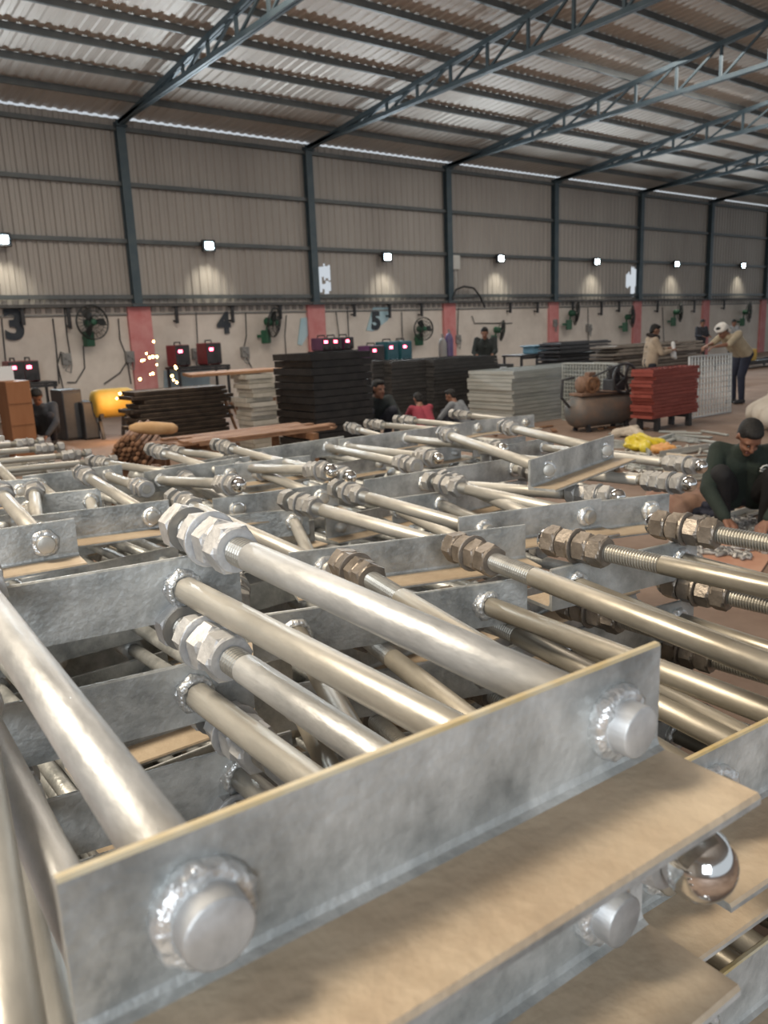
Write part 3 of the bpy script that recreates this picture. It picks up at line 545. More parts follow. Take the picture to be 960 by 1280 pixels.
for k in range(3):
    p = at(772 + 4 * k, 531, 0); hh = atY(772, 454, p.y).z; upright('grey_grating', p, p + Vector((.10, 1.15, 0)), hh - .02 * k, .0, gz, ('upright grey grating leaning at the right end of the grey stack, inner one', 'upright grey grating leaning at the grey stack, middle one', 'upright grey grating at the grey stack, outermost and nearest the red stack')[k], 'grating', .06, .03, 'upright grey gratings')
# red gratings on a trestle
x, y, w, d, z = corner(815, 541, 874, 790, 462)
redg = mat('red_oxide', (.19, .035, .025), (.27, .06, .045), .65, 0, 4)
for s in (.15, .85):
    t = thing('low_trestle', 'dark low trestle foot under the red stack', 'trestle', (x + w * s, y + d / 2, 0), 0, 'trestle feet under the red stack'); b = MB(); b.box((0, 0, .16), (.08, d * .96, .06)); b.build('beam', dark, t)
    for q in (-1, 1): b = MB(); b.box((0, q * d * .4, .065), (.07, .07, .13)); b.build('leg', dark, t)
for i, o in enumerate(pstack('red_grating', 'grating', ['topmost red oxide grating of the red stack', 'lowest red oxide grating, resting on the trestle'], 'red oxide grating in the red stack right of centre', 'red gratings', x, y, w, d, .19, z, 14, redg, .012)): o.location.x += .03 * math.sin(i * 1.9)
# white mesh panel held upright
p = atY(862, 500, y + d + .12); p.z = 0; q = atY(914, 500, y + d + .08); q.z = 0
upright('white_mesh_panel', p, q, atY(890, 443, p.y).z, -.04, mat('white_mesh', (.52, .54, .54), (.62, .64, .64), .5, .2, 5), 'white steel mesh panel held upright behind the red stack', 'mesh panel', .085, .03)
# rows of long dark flats behind
for (pa, pb, py, yy, n, lab, m) in ((768, 885, 432, 11.6, 12, 'long brown-grey flat in the pile behind the standing men', mat('brown_grey_flats', (.13, .11, .09), (.22, .19, .16), .7, .1, 4)), (700, 768, 428, 13.2, 12, 'dark slab in the pile behind the grey gratings', dark)):
    a = atY(pa, py, yy); c = atY(pb, py, yy); h = a.z / n
    for i in range(n):
        b = MB(); ww = (c.x - a.x) * random.uniform(.92, 1); b.boxb((0, 0, h * .4), (ww, .7, h * .6), .008); b.box((0, -.3, h * .8), (ww * .9, .05, h * .3)); b.box((0, .3, h * .8), (ww * .9, .05, h * .3)); tag(b.build('steel_slab', m, None, ((a.x + c.x) / 2 + random.uniform(-.1, .1), yy + .4 + random.uniform(-.05, .05), i * h)), lab, 'slab', lab)
p = atY(668, 440, 14.2); q = atY(696, 440, 14.2); bench(p.x - .5, q.x, 14.2, p.z - .05, 'dark work bench with blue tray behind the grey stack'); b = MB(); b.boxb((0, 0, .1), (.7, .4, .2), .03); b.boxb((0, 0, .2), (.8, .5, .03), .01); tag(b.build('blue_tray', mat('blue_tray', (.09, .20, .28), (.13, .26, .34), .5), None, ((p.x + q.x) / 2, 14.5, p.z - .05)), 'blue metal tray on the bench behind the grey stack', 'tray')
p = atY(932, 440, 12.5); bench(p.x - .6, p.x + 2.6, 12.5, p.z - .3, 'low dark bench behind the bending man at right')
for k in range(4):
    b = MB(); b.boxb((0, 0, .07), (2.2 - .2 * k, .5, .12), .01); b.box((0, 0, .13), (1.6, .3, .02)); tag(b.build('orange_plank', mat('orange_board', (.36, .17, .07), (.45, .24, .11), .6), None, (p.x + 1.5, 10.6, .14 * k)), 'orange-brown board in the low pile at the right edge', 'board', 'orange boards at right')
p = atY(950, 430, 12.4); b = MB(); b.boxb((0, 0, .18), (.5, .4, .36), .03); b.box((0, -.21, .2), (.4, .02, .2)); tag(b.build('yellow_box', mat('yellow_paint', (.5, .32, .04)), None, (p.x, 12.8, atY(932, 440, 12.5).z - .3)), 'yellow tool box on the bench at the right edge', 'tool box')
# compressor
cr = mat('compressor_tank', (.10, .11, .11), (.22, .15, .11), .6, .2, 2.5); crr = mat('compressor_rust', (.16, .09, .06), (.24, .15, .10), .7, .1, 6)
p = at(726, 533, 0); t = thing('air_compressor', 'rusty grey air compressor with belt wheel in front of the grey grating stack', 'compressor', (p.x - .1, p.y - .45, -.08), math.radians(-10)); t.scale = (1.08, 1.0, 1.0)
b = MB(); b.smooth = True; b.rev([(0, .05), (.02, .13), (.07, .20), (.14, .235), (1.02, .235), (1.09, .20), (1.14, .13), (1.16, .05)], (-.58, 0, .37), (1, 0, 0), 24); b.build('tank', cr, t)
for sx in (-.35, .35):
    b = MB(); b.bar((sx, -.15, .08), (sx, -.1, .22), .06, .04); b.bar((sx, .15, .08), (sx, .1, .22), .06, .04); b.box((sx, 0, .17), (.06, .3, .04)); b.build('foot', dark, t)
b = MB(); b.boxb((0, 0, .62), (.95, .28, .04), .01); b.build('base_plate', crr, t)
b = MB(); b.smooth = True; b.rev([(0, .08), (.03, .12), (.28, .12), (.33, .07)], (-.42, 0, .76), (1, 0, 0), 20); b.smooth = False; b.box((-.25, 0, .66), (.25, .2, .05)); b.boxb((-.22, 0, .9), (.12, .1, .06), .01); b.build('motor', crr, t)
b = MB(); b.boxb((.22, 0, .72), (.22, .24, .18), .02); b.cyl((.22, 0, .78), (.22, 0, 1.0), .085)
for k in range(5): b.cyl((.22, 0, .82 + .035 * k), (.22, 0, .835 + .035 * k), .11)
b.build('pump', dark, t)
def wheel(c, R, ax=(0, -1, 0)):
    b = MB(); pts = [(c[0] + R * math.cos(a), c[1], c[2] + R * math.sin(a)) for a in [2 * math.pi * k / 28 for k in range(29)]]; b.tube(pts, .022, 6)
    for k in range(5): a = 2 * math.pi * k / 5; b.bar(c, (c[0] + R * math.cos(a), c[1], c[2] + R * math.sin(a)), .03, .02, (0, 1, 0))
    b.cyl((c[0], c[1] - .03, c[2]), (c[0], c[1] + .03, c[2]), .04); return b
wheel((.24, -.2, .82), .21).build('flywheel', dark, t); wheel((-.34, -.2, .76), .10).build('pulley', rust, t)
b = MB(); b.bar((-.36, -.2, .87), (.2, -.2, 1.04), .03, .015); b.bar((-.32, -.2, .66), (.26, -.2, .61), .03, .015); b.build('belt', dark, t)
b = MB(); b.tube([(-.58, 0, .45), (-.72, 0, .6), (-.7, 0, .85), (-.5, 0, .87)], .02); b.build('handle', dark, t)
# ------------------------------------------------------------------ people
skin = mat('skin', (.20, .095, .06), (.25, .125, .08), .55, 0, 8); hairm = mat('hair', (.004, .0035, .0035), (.010, .009, .008), .75, 0, 30, .5, 90)
eyem = mat('eye', (.02, .015, .012), None, .2); lipm = mat('lips', (.16, .06, .05), None, .5)
def capsule(b, p, q, r1, r2, n=14):
    p = Vector(p); q = Vector(q); L = (q - p).length
    if L < 1e-5: b.sph(p, r1); return
    pr = [(-r1 * math.cos(a), max(1e-4, r1 * math.sin(a))) for a in [math.pi / 2 * i / 5 for i in range(6)]] + [(L + r2 * math.sin(a), max(1e-4, r2 * math.cos(a))) for a in [math.pi / 2 * i / 5 for i in range(6)]]
    b.rev(pr, p, q - p, n)
def skinned(b, name, m, parent, vox, it=6):
    me = b.mesh('tmp', m); o = put('tmp', me); md = o.modifiers.new('r', 'REMESH'); md.mode = 'VOXEL'; md.voxel_size = vox; md.use_smooth_shade = True
    sm = o.modifiers.new('s', 'SMOOTH'); sm.iterations = it; sm.factor = .5
    dg = bpy.context.evaluated_depsgraph_get(); nm_ = bpy.data.meshes.new_from_object(o.evaluated_get(dg)); bpy.data.objects.remove(o)
    nm_.materials.clear(); nm_.materials.append(m); nm_.name = name; r = put(name, nm_, parent)
    for p in nm_.polygons: p.use_smooth = True
    return r
def V(*a): return Vector(a)
def person(label, loc, face, J, shirt, trousers, vox=.012, sleeve=1.0, cloth=None, shoes=None, scale=1, cover=None, fold=None):
    """J: joints in a local frame, +y where the body faces.  sl/sr shoulder, el/er elbow, wl/wr wrist, kl/kr, al/ar ankle, pelvis, chest, neck, head, look"""
    root = thing('person', label, 'person', loc, face); root.scale = (scale,) * 3
    J = {k: Vector(v) for k, v in J.items()}; look = J['look'].normalized(); side = look.cross(V(0, 0, 1))
    side = side.normalized(); up = side.cross(look); hd = J['head']
    B = Matrix((side, look, up)).transposed()
    def H(x, y, z): return hd + B @ V(x, y, z)
    b = MB()
    def ell(bb, c, r, n=16): 
        t = MB(); t.sph((0, 0, 0), r, n, 10); bb.add([H(*c) + B @ Vector(v) for v in t.v], t.f)
    ell(b, (0, -.005, .025), (.074, .092, .092)); ell(b, (0, .03, -.045), (.056, .062, .07)); capsule(b, H(0, .05, -.095), H(0, .06, -.1), .028, .028)
    capsule(b, H(0, .083, .02), H(0, .104, -.022), .010, .016); capsule(b, H(-.04, .072, .034), H(.04, .072, .034), .013, .013)
    for s in (-1, 1): capsule(b, H(s * .074, -.005, .025), H(s * .078, -.012, -.02), .018, .011); capsule(b, H(s * .028, .082, -.028), H(s * .04, .06, -.03), .012, .015)
    capsule(b, J['neck'], H(0, -.02, -.03), .056, .052)
    shv = (J['sr'] - J['sl']).normalized()
    pv, ch = J['pelvis'], J['chest']; w = shv * .075
    for s in (-1, 1): capsule(b, pv + w * s * 1.0, ch + w * s * 1.1, .105, .108); capsule(b, ch + w * s, J['neck'] + w * s * .3 - V(0, 0, .03), .09, .05)
    hips = {'l': pv - shv * .09, 'r': pv + shv * .09}
    for s in 'lr':
        capsule(b, J['s' + s], J['e' + s], .052, .040); capsule(b, J['e' + s], J['w' + s], .040, .027); capsule(b, ch, J['s' + s], .08, .055)
        capsule(b, hips[s], J['k' + s], .085, .055); capsule(b, J['k' + s], J['a' + s], .056, .036)
        ft = V(look.x, look.y, 0).normalized() if False else V(0, 1, 0)
        capsule(b, J['a' + s] + V(0, -.03, -.03), J['a' + s] + ft * .15 + V(0, 0, -.045), .036, .028)
        # hand: palm, four unequal curled fingers, thumb from the side
        wv = J['w' + s]; d = (wv - J['e' + s]).normalized(); sd = d.cross(V(0, 0, 1)); sd = sd.normalized() if sd.length > .05 else V(1, 0, 0); dn = sd.cross(d); dn = -dn if dn.z > 0 else dn
        for k in (-1, 1): capsule(b, wv + sd * .010 * k, wv + d * .085 + sd * .024 * k, .019, .017)
        for i, (off, ln) in enumerate(((-.033, .066), (-.011, .078), (.011, .074), (.033, .056))):
            a = wv + d * .09 + sd * off; m1 = a + d * ln * .5 + dn * .010; m2 = m1 + d * ln * .32 + dn * .026; e = m2 + d * ln * .10 + dn * .026
            capsule(b, a, m1, .0105, .0098, 8); capsule(b, m1, m2, .0098, .009, 8); capsule(b, m2, e, .009, .008, 8)
        th = -1 if s == 'r' else 1; a = wv + d * .025 + sd * .026 * th; m1 = a + sd * .03 * th + d * .035 + dn * .012; capsule(b, a, m1, .015, .012, 8); capsule(b, m1, m1 + d * .035 + dn * .012, .012, .009, 8)
    skinned(b, 'body', skin, root, vox, 2)
    for s in (-1, 1):
        b = MB(); b.smooth = True; b.sph(H(s * .031, .086, .016), (.014, .008, .009) if False else .0095, 10, 8); b.build('eye', eyem, root)
    b = MB(); b.smooth = True; capsule(b, H(-.02, .088, -.058), H(.02, .088, -.058), .007, .007, 8); b.build('mouth', lipm, root)
    b = MB(); ell(b, (0, -.022, .045), (.083, .094, .092)); ell(b, (0, .03, .098), (.062, .055, .034)); ell(b, (0, -.05, -.01), (.07, .055, .07)); skinned(b, 'hair', hairm, root, .01, 2)
    if cover:
        b = MB(); ell(b, (0, -.015, .065), (.092, .104, .075)); 
        for k in range(3): 
            pts = [H(.088 * math.cos(a), -.012 + .1 * math.sin(a), .035 + .028 * k + .02 * math.sin(a + k)) for a in [2 * math.pi * i / 20 for i in range(21)]]; b.tube(pts, .018, 8)
        capsule(b, H(-.02, -.11, .04), H(-.03, -.12, -.1), .03, .02); skinned(b, 'head_cloth', cover, root, .01, 3)
    # shirt
    b = MB()
    for s in (-1, 1): capsule(b, pv + w * s * 1.05 + (ch - pv) * .02, ch + w * s * 1.15, .122, .124); capsule(b, ch + w * s, J['neck'] + w * s * .35 - V(0, 0, .045), .105, .06)
    for s in 'lr':
        capsule(b, ch, J['s' + s], .095, .070); capsule(b, J['s' + s], J['e' + s], .068, .056)
        if sleeve > 0: e2 = J['e' + s].lerp(J['w' + s], sleeve * .94); capsule(b, J['e' + s], e2, .056, .042)
    random.seed(len(label))
    for k in range(10):  # folds
        a = random.uniform(0, 6.28); c = pv.lerp(ch, random.random()); b.smooth = False; capsule(b, c + V(.12 * math.cos(a), .12 * math.sin(a), 0), c + V(.13 * math.cos(a + .9), .13 * math.sin(a + .9), .05), .016, .010, 8)
    skinned(b, 'shirt', shirt, root, vox, 4)
    b = MB()
    for s in 'lr':
        capsule(b, pv + V(0, 0, .03), hips[s], .12, .112); capsule(b, hips[s], J['k' + s], .100, .072); capsule(b, J['k' + s], J['k' + s].lerp(J['a' + s], .93), .072, .056)
    skinned(b, 'trousers', trousers, root, vox, 4)
    b = MB()
    for s in 'lr': capsule(b, J['a' + s] + V(0, -.035, -.035), J['a' + s] + V(0, .16, -.045), .046, .038); capsule(b, J['a' + s] + V(0, -.01, -.02), J['a' + s] + V(0, 0, .02), .05, .047)
    skinned(b, 'shoes', shoes or dark, root, vox, 3)
    return root
def facing(dx, dy): return math.atan2(-dx, dy)
def cloth(n, c): return mat(n, c, tuple(min(1, v * 1.35) for v in c), .85, 0, 10, .3, 60)
SQ = dict(pelvis=(0, -.14, .24), chest=(0, .08, .52), neck=(0, .17, .66), head=(0, .24, .755), look=(.0, .72, -.68), sl=(-.19, .12, .60), sr=(.19, .12, .60), el=(-.25, .33, .36), er=(.25, .33, .36), wl=(-.13, .50, .19), wr=(.13, .50, .19),
          kl=(-.17, .30, .46), kr=(.17, .30, .46), al=(-.14, .10, .08), ar=(.14, .10, .08))
def J_(base, **k): d = dict(base); d.update(k); return d
# squatting man in dark green at the right edge
pb = at(928, 662, 0)
SM = person('person in dark green sweatshirt squatting at the right edge, looking down', pb, facing(-.80, -.45), J_(SQ, head=(0, .26, .715), look=(-.2, .62, -.74)), cloth('dark_green_cloth', (.012, .02, .015)), cloth('black_cloth', (.010, .010, .011)), .0085)
b = MB()   # small white emblem on the chest, a looping mark
for pts in ([(-.03, 0, 0), (-.01, 0, .025), (.015, 0, .02), (.03, 0, 0), (.01, 0, -.01), (-.015, 0, -.005)], [(-.02, 0, -.025), (.0, 0, -.03), (.025, 0, -.02)]): b.tube(pts, .005, 6)
e = b.build('emblem', mat('white_print', (.7, .72, .7)), SM, (-.105, .245, .50)); e.rotation_euler = (-.5, 0, .55); e['label'] = 'small white printed emblem'
ST = dict(pelvis=(0, 0, .92), chest=(0, .04, 1.26), neck=(0, .05, 1.44), head=(0, .08, 1.56), look=(0, .85, -.35), sl=(-.19, .03, 1.38), sr=(.19, .03, 1.38), el=(-.25, .08, 1.10), er=(.25, .08, 1.10), wl=(-.16, .30, 1.08), wr=(.16, .30, 1.08), kl=(-.1, .04, .50), kr=(.1, .04, .50), al=(-.1, 0, .08), ar=(.1, 0, .08))
def on(px, py, Y): r = ray(px, py); return Vector((r.x / r.y * Y, Y, 0))
def scl(px, py, Y, top): return atY(px, py, Y).z / top
# standing man with scarf, behind the red stack
pp = on(813, 430, 8.25); s = scl(818, 407, 8.25, 1.66)
person('person in beige shirt with dark scarf standing behind the red stack, holding a white cloth', pp, facing(.8, -.6), J_(ST, el=(-.24, .16, 1.12), wl=(-.08, .38, 1.20), er=(.24, .14, 1.12), wr=(.10, .38, 1.16)), cloth('beige_cloth', (.30, .24, .18)), cloth('dark_trousers', (.02, .022, .03)), .014, scale=s)
b = MB(); b.tube([(-.07, .10, .0), (.0, .13, -.03), (.07, .10, .0), (.09, -.0, .03), (.0, -.09, .05), (-.09, 0, .03), (-.07, .1, 0), (-.04, .15, -.12), (-.03, .17, -.3)], .035, 8); o = b.build('scarf', cloth('scarf', (.02, .015, .015)), None); o.parent = [q for q in C.objects if q.name.startswith('person')][-1]; o.location = (0, .03, 1.44)
hp = pp + Matrix.Rotation(facing(.8, -.6), 3, 'Z') @ (Vector((0.0, .48, 1.19)) * s)
b = MB(); capsule(b, (0, 0, -.12), (0, .02, .1), .05, .035); capsule(b, (0, .0, -.1), (.06, 0, -.16), .045, .03); tag(skinned(b, 'white_cloth', mat('white_cloth', (.6, .62, .62), (.7, .7, .7), .9), None, .012), 'white cloth in the hand of the man with the scarf', 'cloth'); bpy.data.objects[C.objects[-1].name].location = hp
# bending man holding the mesh panel
pp = on(923, 470, 7.5); s = scl(897, 406, 7.5, 1.45)
person('person in khaki shirt and white head cloth bending left over the mesh panel', pp, facing(-1, .28), J_(ST, pelvis=(0, -.10, .90), chest=(0, .20, 1.17), neck=(0, .34, 1.27), head=(0, .45, 1.33), look=(0, .8, -.7), sl=(-.18, .24, 1.27), sr=(.18, .24, 1.27), el=(-.2, .48, 1.10), er=(.2, .46, 1.12), wl=(-.13, .70, 1.07), wr=(.13, .68, 1.08)), cloth('khaki_cloth', (.33, .28, .20)), cloth('navy_cloth', (.014, .017, .032)), .013, sleeve=.0, cover=cloth('white_head_cloth', (.55, .53, .50)), scale=s)
# man in black behind the wide black stack
pp = on(607, 430, 12.2); s = scl(600, 411, 12.2, 1.62)
person('person in black sports shirt standing behind the wide black stack, leaning left', pp, facing(-.75, -.6), J_(ST, neck=(0, .14, 1.42), chest=(0, .08, 1.24), head=(0, .2, 1.52), el=(-.24, .25, 1.12), wl=(-.16, .46, 1.02), er=(.24, .25, 1.12), wr=(.12, .46, 1.02)), cloth('black_shirt', (.012, .016, .016)), cloth('dark_trousers', (.02, .022, .03)), .014, sleeve=.6, scale=s)
# crouching pair in front of the black stacks
pp = on(529, 500, 8.6); person('person in red shirt crouching with back turned before the low black stacks', pp, facing(.3, 1), J_(SQ, look=(0, .9, -.4)), cloth('red_shirt', (.20, .025, .04)), cloth('dark_trousers', (.02, .022, .03)), .014, scale=scl(526, 493, 8.6, .87))
pp = on(577, 500, 8.5); person('person in grey shirt crouching with back turned beside the red shirted one', pp, facing(-.3, 1), J_(SQ, look=(-.2, .9, -.4)), cloth('grey_shirt', (.13, .14, .15)), cloth('dark_trousers', (.02, .022, .03)), .014, scale=scl(562, 489, 8.5, .87))
pp = on(466, 500, 9.0); person('person in black peeping out right of the tall black stack, face lit orange', pp, facing(-.3, -1), J_(SQ, look=(-.3, .95, -.1)), cloth('black_shirt', (.012, .016, .016)), cloth('dark_trousers', (.02, .022, .03)), .014, scale=scl(467, 475, 9.0, .87))
pp = on(52, 505, 13.4); person('person in dark grey crouching at work by the far left machines', pp, facing(-.5, -.9), J_(SQ, look=(-.2, .7, -.7)), cloth('slate_cloth', (.035, .04, .05)), cloth('dark_trousers', (.02, .022, .03)), .016, scale=scl(47, 486, 13.4, .86))
for px, Y, lab, cl in ((876, 15.2, 'person in dark shirt far behind the bending man', (.03, .032, .04)), (915, 14.6, 'person in checked pale shirt far behind at the right edge', (.30, .31, .32))):
    pp = on(px, 420, Y); person(lab, pp, facing(-.4, -.9), J_(ST), cloth('far_cloth_%d' % px, cl), cloth('dark_trousers', (.02, .022, .03)), .02, scale=scl(px, 400, Y, 1.67))
# ------------------------------------------------------------------ left pile of long bolts, rusty bars, scrap
for i, (xb, yb, xt, yt, z) in enumerate([(-40, 553, 70, 538, .94), (-40, 562, 90, 547, .93), (-40, 572, 103, 552, .92), (-40, 577, 118, 557, .91), (-40, 584, 130, 562, .90), (-40, 596, 112, 571, .87), (-40, 606, 122, 577, .85), (-40, 613, 118, 586, .82)]):
    pass
lx = at(128, 560, .9)
for k in range(7):       # frames lying crosswise: rods point to the right, tiers step down towards the viewer
    z = .93 - .1432 * k; tipA = lx + Vector((-.02 + .03 * (k % 2), -.12 * min(k, 2), 0)); a0 = (tipA.x - .90, tipA.y - .1 + .30); a1 = (tipA.x - .90, tipA.y - .1 - .22)
    frame('frame of pale threaded rods lying crosswise at the left, %s' % ('top tier', 'second tier from the top', 'third tier from the top')[k] if k < 3 else 'frame lying crosswise low in the left pile', (a1[0], a1[1]), (a0[0], a0[1]), z, -1, .038, .09, [(.1, None, 'gap', .9), (.92, None, 'gap', .9)], simple=k >= 3, group='crosswise frames in the left pile')
for k in range(7):
    z = .96 - .1432 * k; tipA = lx + Vector((-.10 + .05 * (k % 2), .58, 0)); a0 = (tipA.x - .90, tipA.y + .30); a1 = (tipA.x - .90, tipA.y - .22)
    frame('frame of pale threaded rods lying crosswise at the back left, %s' % ('top tier', 'second tier from the top')[k] if k < 2 else 'frame lying crosswise low in the back left pile', (a1[0], a1[1]), (a0[0], a0[1]), z, -1, .038, .09, [(.1, None, 'gap', .9), (.92, None, 'gap', .9)], simple=k >= 2, group='crosswise frames in the back left pile')
for k in range(7):
    z = .95 - .1432 * k; tipA = lx + Vector((-.22 + .05 * (k % 2), 1.12, 0)); a0 = (tipA.x - .90, tipA.y + .30); a1 = (tipA.x - .90, tipA.y - .22)
    frame('frame of pale threaded rods lying crosswise farthest left at the back, top tier' if k == 0 else 'frame lying crosswise low in the farthest left pile', (a1[0], a1[1]), (a0[0], a0[1]), z, -1, .038, .09, [(.1, None, 'gap', .9), (.92, None, 'gap', .9)], simple=k >= 1, group='crosswise frames in the farthest left pile')
# bundle of rusty bars on a low rusty rack
c = at(160, 563, .62); dv = Vector((c.x, c.y, 0)).normalized(); az = math.atan2(dv.y, dv.x) - .12
t = thing('bar_rack', 'low rusty rack under the bundle of rusty bars', 'rack', (c.x, c.y, 0), az); b = MB()
for sx in (.15, .7, 1.25): b.box((sx, 0, .42), (.06, .5, .06)); b.box((sx, -.22, .195), (.06, .06, .39)); b.box((sx, .22, .195), (.06, .06, .39))
b.box((.7, -.22, .2), (1.2, .05, .05)); b.box((.7, .22, .2), (1.2, .05, .05)); b.box((.7, 0, .1), (.05, .46, .05)); b.build('frame', rust, t)
random.seed(3); MR = Matrix.Rotation(az, 3, 'Z')
for n, r in [(8, 0), (7, 1), (8, 2), (7, 3), (6, 4), (5, 5), (3, 6)]:
    for i in range(n):
        b = MB(); b.smooth = True; b.tube([(0, 0, 0), (.35, random.uniform(-.004, .004), .0), (.8, random.uniform(-.006, .006), 0), (1.5 + random.uniform(-.1, .1), 0, 0)], .020, 8)
        o = b.build('rusty_bar', rust, None, Vector((c.x, c.y, .471 + r * .040)) + MR @ Vector((random.uniform(-.10, .06), (i - (n - 1) / 2) * .042, 0))); o.rotation_euler = (0, 0, az + random.uniform(-.01, .01))
        tag(o, 'rusty round bar in the bundle whose ends point at the viewer', 'bar', 'bundle of rusty bars')
c2 = c + Vector((1.25, -.15, 0))
for i in range(12):
    b = MB(); ln = random.uniform(1.3, 2.0); b.boxb((0, 0, .012), (ln, .075, .022), .004); o = b.build('rusty_flat', mat('rusty_flat', (.20, .10, .055), (.34, .20, .12), .7, .15, 5), None, (c2.x + random.uniform(-.1, .1), c2.y + .10 * (i % 6), .60 + .024 * (i // 6))); o.rotation_euler = (0, 0, random.uniform(-.03, .03)); tag(o, 'rusty flat bar on the rack beside the rusty bundle', 'flat bar', 'rusty flat bars')
t = thing('bar_rack', 'low rusty rack under the flat bars', 'rack', (c2.x, c2.y + .25, 0)); b = MB()
for sx in (-.5, .5): b.box((sx, 0, .57), (.06, .8, .06)); b.box((sx, -.36, .27), (.06, .06, .54)); b.box((sx, .36, .27), (.06, .06, .54))
b.box((0, -.36, .3), (1, .05, .05)); b.box((0, .36, .3), (1, .05, .05)); b.build('frame', rust, t)
b = MB(); b.smooth = True; b.rev([(0, .02), (.06, .045), (.2, .06), (.4, .05), (.44, .03)], (0, 0, 0), (1, 0, -.12), 16); o = b.build('cloth_roll', mat('orange_wood_light', (.42, .24, .10), (.52, .33, .17), .7, 0, 6), None, (c.x + .08, c.y + .12, .80)); tag(o, 'orange-brown roll lying on top of the rusty bars', 'roll')
# scrap and small galvanised parts on the floor at right
def bits(n, pxr, pyr, label, name, cat, group, mk, m, seed):
    random.seed(seed)
    for i in range(n):
        q = at(random.uniform(*pxr), random.uniform(*pyr), 0); b = MB(); mk(b); o = b.build(name, m, None, (q.x, q.y, .0)); o.rotation_euler = (0, 0, random.uniform(0, 6.28)); tag(o, label, cat, group)
def mk_flat(b): b.boxb((0, 0, .02), (random.uniform(.25, .6), random.uniform(.04, .09), .02), .003)
def mk_rod(b): b.smooth = True; r = .014; L = random.uniform(.3, .7); b.rev([(0, r * .8), (.004, r), (L - .08, r), (L - .075, r * .9), (L, r * .85)], (-L / 2, 0, r), (1, 0, 0), 10); b.smooth = False; b.rev([(0, r * 1.5), (.003, r * 1.75), (.022, r * 1.75), (.025, r * 1.5)], (L / 2 - .05, 0, r * 1.75), (1, 0, 0), 6)
def mk_bolt(b): r = .013; L = .11; b.rev([(0, r * 1.6), (.003, r * 1.9), (.02, r * 1.9), (.023, r * 1.6)], (0, 0, r * 1.9), (1, 0, 0), 6); b.smooth = True; b.rev([(.02, r), (L - .004, r), (L, r * .7)], (0, 0, r * 1.9), (1, 0, 0), 10)
def mk_ang(b): L = random.uniform(.3, .55); b.box((0, 0, .004), (L, .07, .008)); b.box((0, .031, .035), (L, .008, .07))
bits(34, (770, 905), (548, 605), 'galvanised rod offcut scattered on the floor beyond the pile', 'rod_offcut', 'rod', 'rod offcuts on the floor', mk_rod, galvrod, 11)
bits(26, (775, 905), (540, 590), 'flat steel strip scattered on the floor beyond the pile', 'steel_strip', 'strip', 'steel strips on the floor', mk_flat, gz, 12)
bits(10, (770, 890), (545, 600), 'short angle offcut on the floor beyond the pile', 'angle_offcut', 'angle offcut', 'angle offcuts on the floor', mk_ang, galv, 13)
bits(14, (560, 800), (528, 545), 'dark rusty bar piece on the floor by the compressor', 'rusty_offcut', 'offcut', 'rusty offcuts by the compressor', mk_flat, rust, 14)
bits(90, (845, 985), (648, 672), 'small shiny bolt lying in the heap on the floor before the squatting person', 'small_bolt', 'bolt', 'heap of small bolts', mk_bolt, galvnut, 15)
bits(40, (850, 980), (684, 700), 'small shiny bolt lying in rows nearer the pile', 'small_bolt', 'bolt', 'rows of small bolts', mk_bolt, galvnut, 16)
bits(8, (880, 985), (618, 640), 'galvanised rod piece on the floor by the hands of the squatting person', 'rod_offcut', 'rod', 'rods by the squatting person', mk_rod, galvrod, 17)
def crumple(name, px, py, r, m, label, cat, seed, flat=.6):
    random.seed(seed); q = at(px, py, 0); b = MB()
    for i in range(9): capsule(b, (random.uniform(-r, r), random.uniform(-r, r), r * flat * .4), (random.uniform(-r, r) * .6, random.uniform(-r, r) * .6, r * flat * random.uniform(.4, 1.2)), r * .42, r * .25, 8)
    b.sph((0, 0, r * flat * .4), (r, r * .8, r * flat * .6), 12, 8, .12); o = skinned(b, name, m, None, r * .07, 1); o.location = (q.x, q.y, r * flat * .1); tag(o, label, cat)
crumple('plastic_bag', 798, 562, .20, mat('yellow_plastic', (.60, .46, .02), (.72, .60, .08), .4, 0, 5), 'crumpled bright yellow plastic bag on the floor', 'bag', 5)
crumple('plastic_bag', 829, 566, .14, mat('orange_plastic', (.60, .27, .08), (.70, .38, .14), .5, 0, 5), 'small orange bag right of the yellow bag', 'bag', 6)
crumple('cloth_bundle', 790, 546, .17, mat('pale_cloth', (.42, .36, .29), (.52, .46, .38), .9, 0, 6), 'pale brown cloth bundle left of the red stack', 'cloth', 8)
crumple('white_sack', 976, 536, .42, mat('white_sack', (.50, .46, .40), (.60, .56, .50), .9, 0, 4), 'big off-white sack at the right edge behind the squatting person', 'sack', 9, 1.0)
crumple('dark_cloth', 892, 646, .13, cloth('navy_cloth', (.014, .017, .032)), 'dark blue cloth on the floor between the hands of the squatting person', 'cloth', 10)
crumple('brown_heap', 860, 636, .34, mat('brown_sack', (.20, .11, .08), (.30, .19, .14), .9, 0, 6), 'reddish brown sacking spread on the floor left of the squatting person', 'sacking', 12, .25)
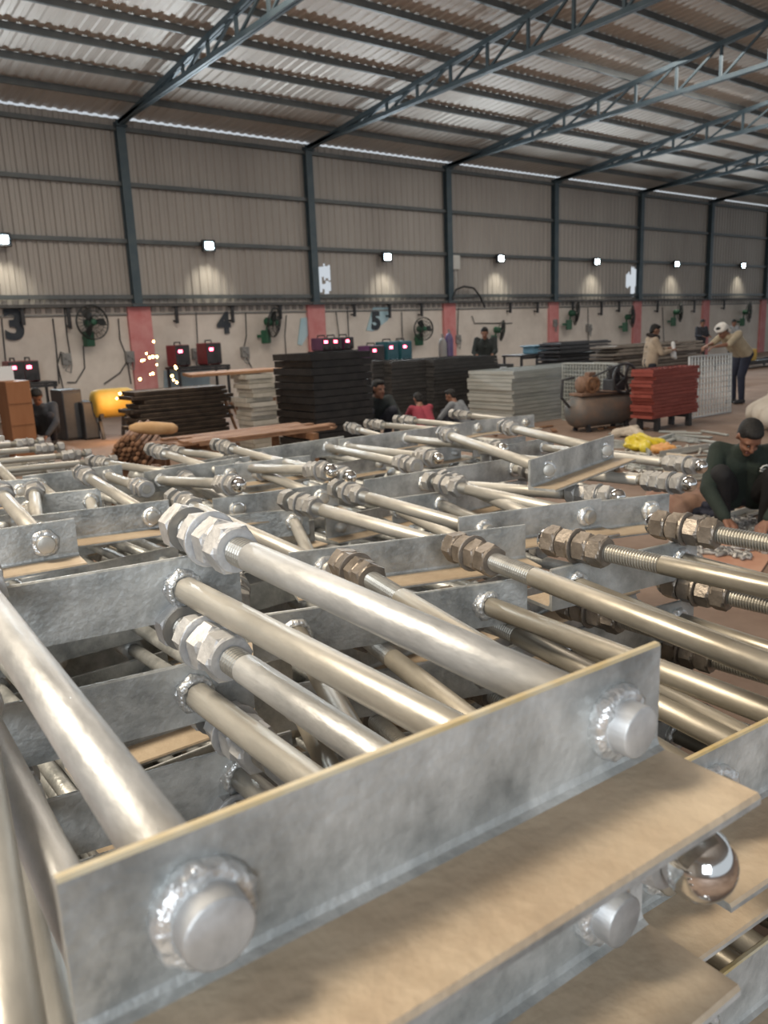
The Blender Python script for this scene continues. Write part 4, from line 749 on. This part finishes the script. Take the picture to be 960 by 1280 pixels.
for (pa, pb, w, lab, m) in (((818, 556), (842, 548), .22, 'pale grey steel channel lying on the floor behind the pile', gz), ((825, 572), (885, 562), .10, 'long thin galvanised bar on the floor behind the pile', galvrod), ((800, 588), (890, 582), .12, 'wide galvanised channel lying nearest behind the pile', gz),
                            ((838, 600), (895, 598), .08, 'short galvanised bar left of the squatting person', galvrod), ((905, 634), (975, 645), .07, 'white bar lying by the squatting person', mat('white_bar', (.62, .62, .6))), ((862, 668), (950, 640), .09, 'pale plank lying left of the bolt heap', pale)):
    p = at(*pa, .0); q = at(*pb, .0); b = MB(); b.bar((p.x, p.y, .02), (q.x, q.y, .02), w, .02); b.bar((p.x, p.y, .05), (q.x, q.y, .05), w * .2, .05); tag(b.build('steel_bar', m), lab, 'bar')
p = at(905, 700, 0); b = MB(); b.boxb((p.x, p.y, .006), (1.2, .5, .012), .004, Matrix.Rotation(.3, 3, 'Z')); o = b.build('floor_sheet', mat('orange_sheet', (.40, .20, .13), (.50, .29, .20), .8, 0, 3)); tag(o, 'orange-brown sheet on the floor under the bolts at the right edge', 'sheet')
p = at(884, 625, 0); b = MB(); b.boxb((0, 0, .20), (.05, .26, .40), .01, Matrix.Rotation(.25, 3, 'Y')); tag(b.build('pale_board', mat('cream_board', (.50, .43, .33), (.58, .51, .41)), None, (p.x - .15, p.y + .2, 0)), 'cream board standing left of the squatting person', 'board')
# welding sparks over the dark flats
spark = mat('spark', (1, .6, .2), emit=(1, .55, .18), es=18); random.seed(21)
for (x, y) in [(183, 442), (177, 451), (180, 450), (187, 447), (191, 446), (196, 446), (196, 456), (188, 468), (191, 467), (175, 474), (219, 458), (220, 460), (215, 470), (217, 475), (221, 478), (192, 427), (163, 511), (160, 514), (150, 492), (146, 498)]:
    p = atY(x, y, 11.6); b = MB(); b.sph((0, 0, 0), random.uniform(.012, .022), 8, 6); tag(b.build('spark', spark, None, p), 'glowing orange welding spark flying above the dark flats', 'spark', 'welding sparks')
l = bpy.data.lights.new('weld_light', 'POINT'); l.energy = 14; l.color = (1, .5, .2); o = bpy.data.objects.new('weld_light', l); C.objects.link(o); o.location = atY(150, 500, 12.6)
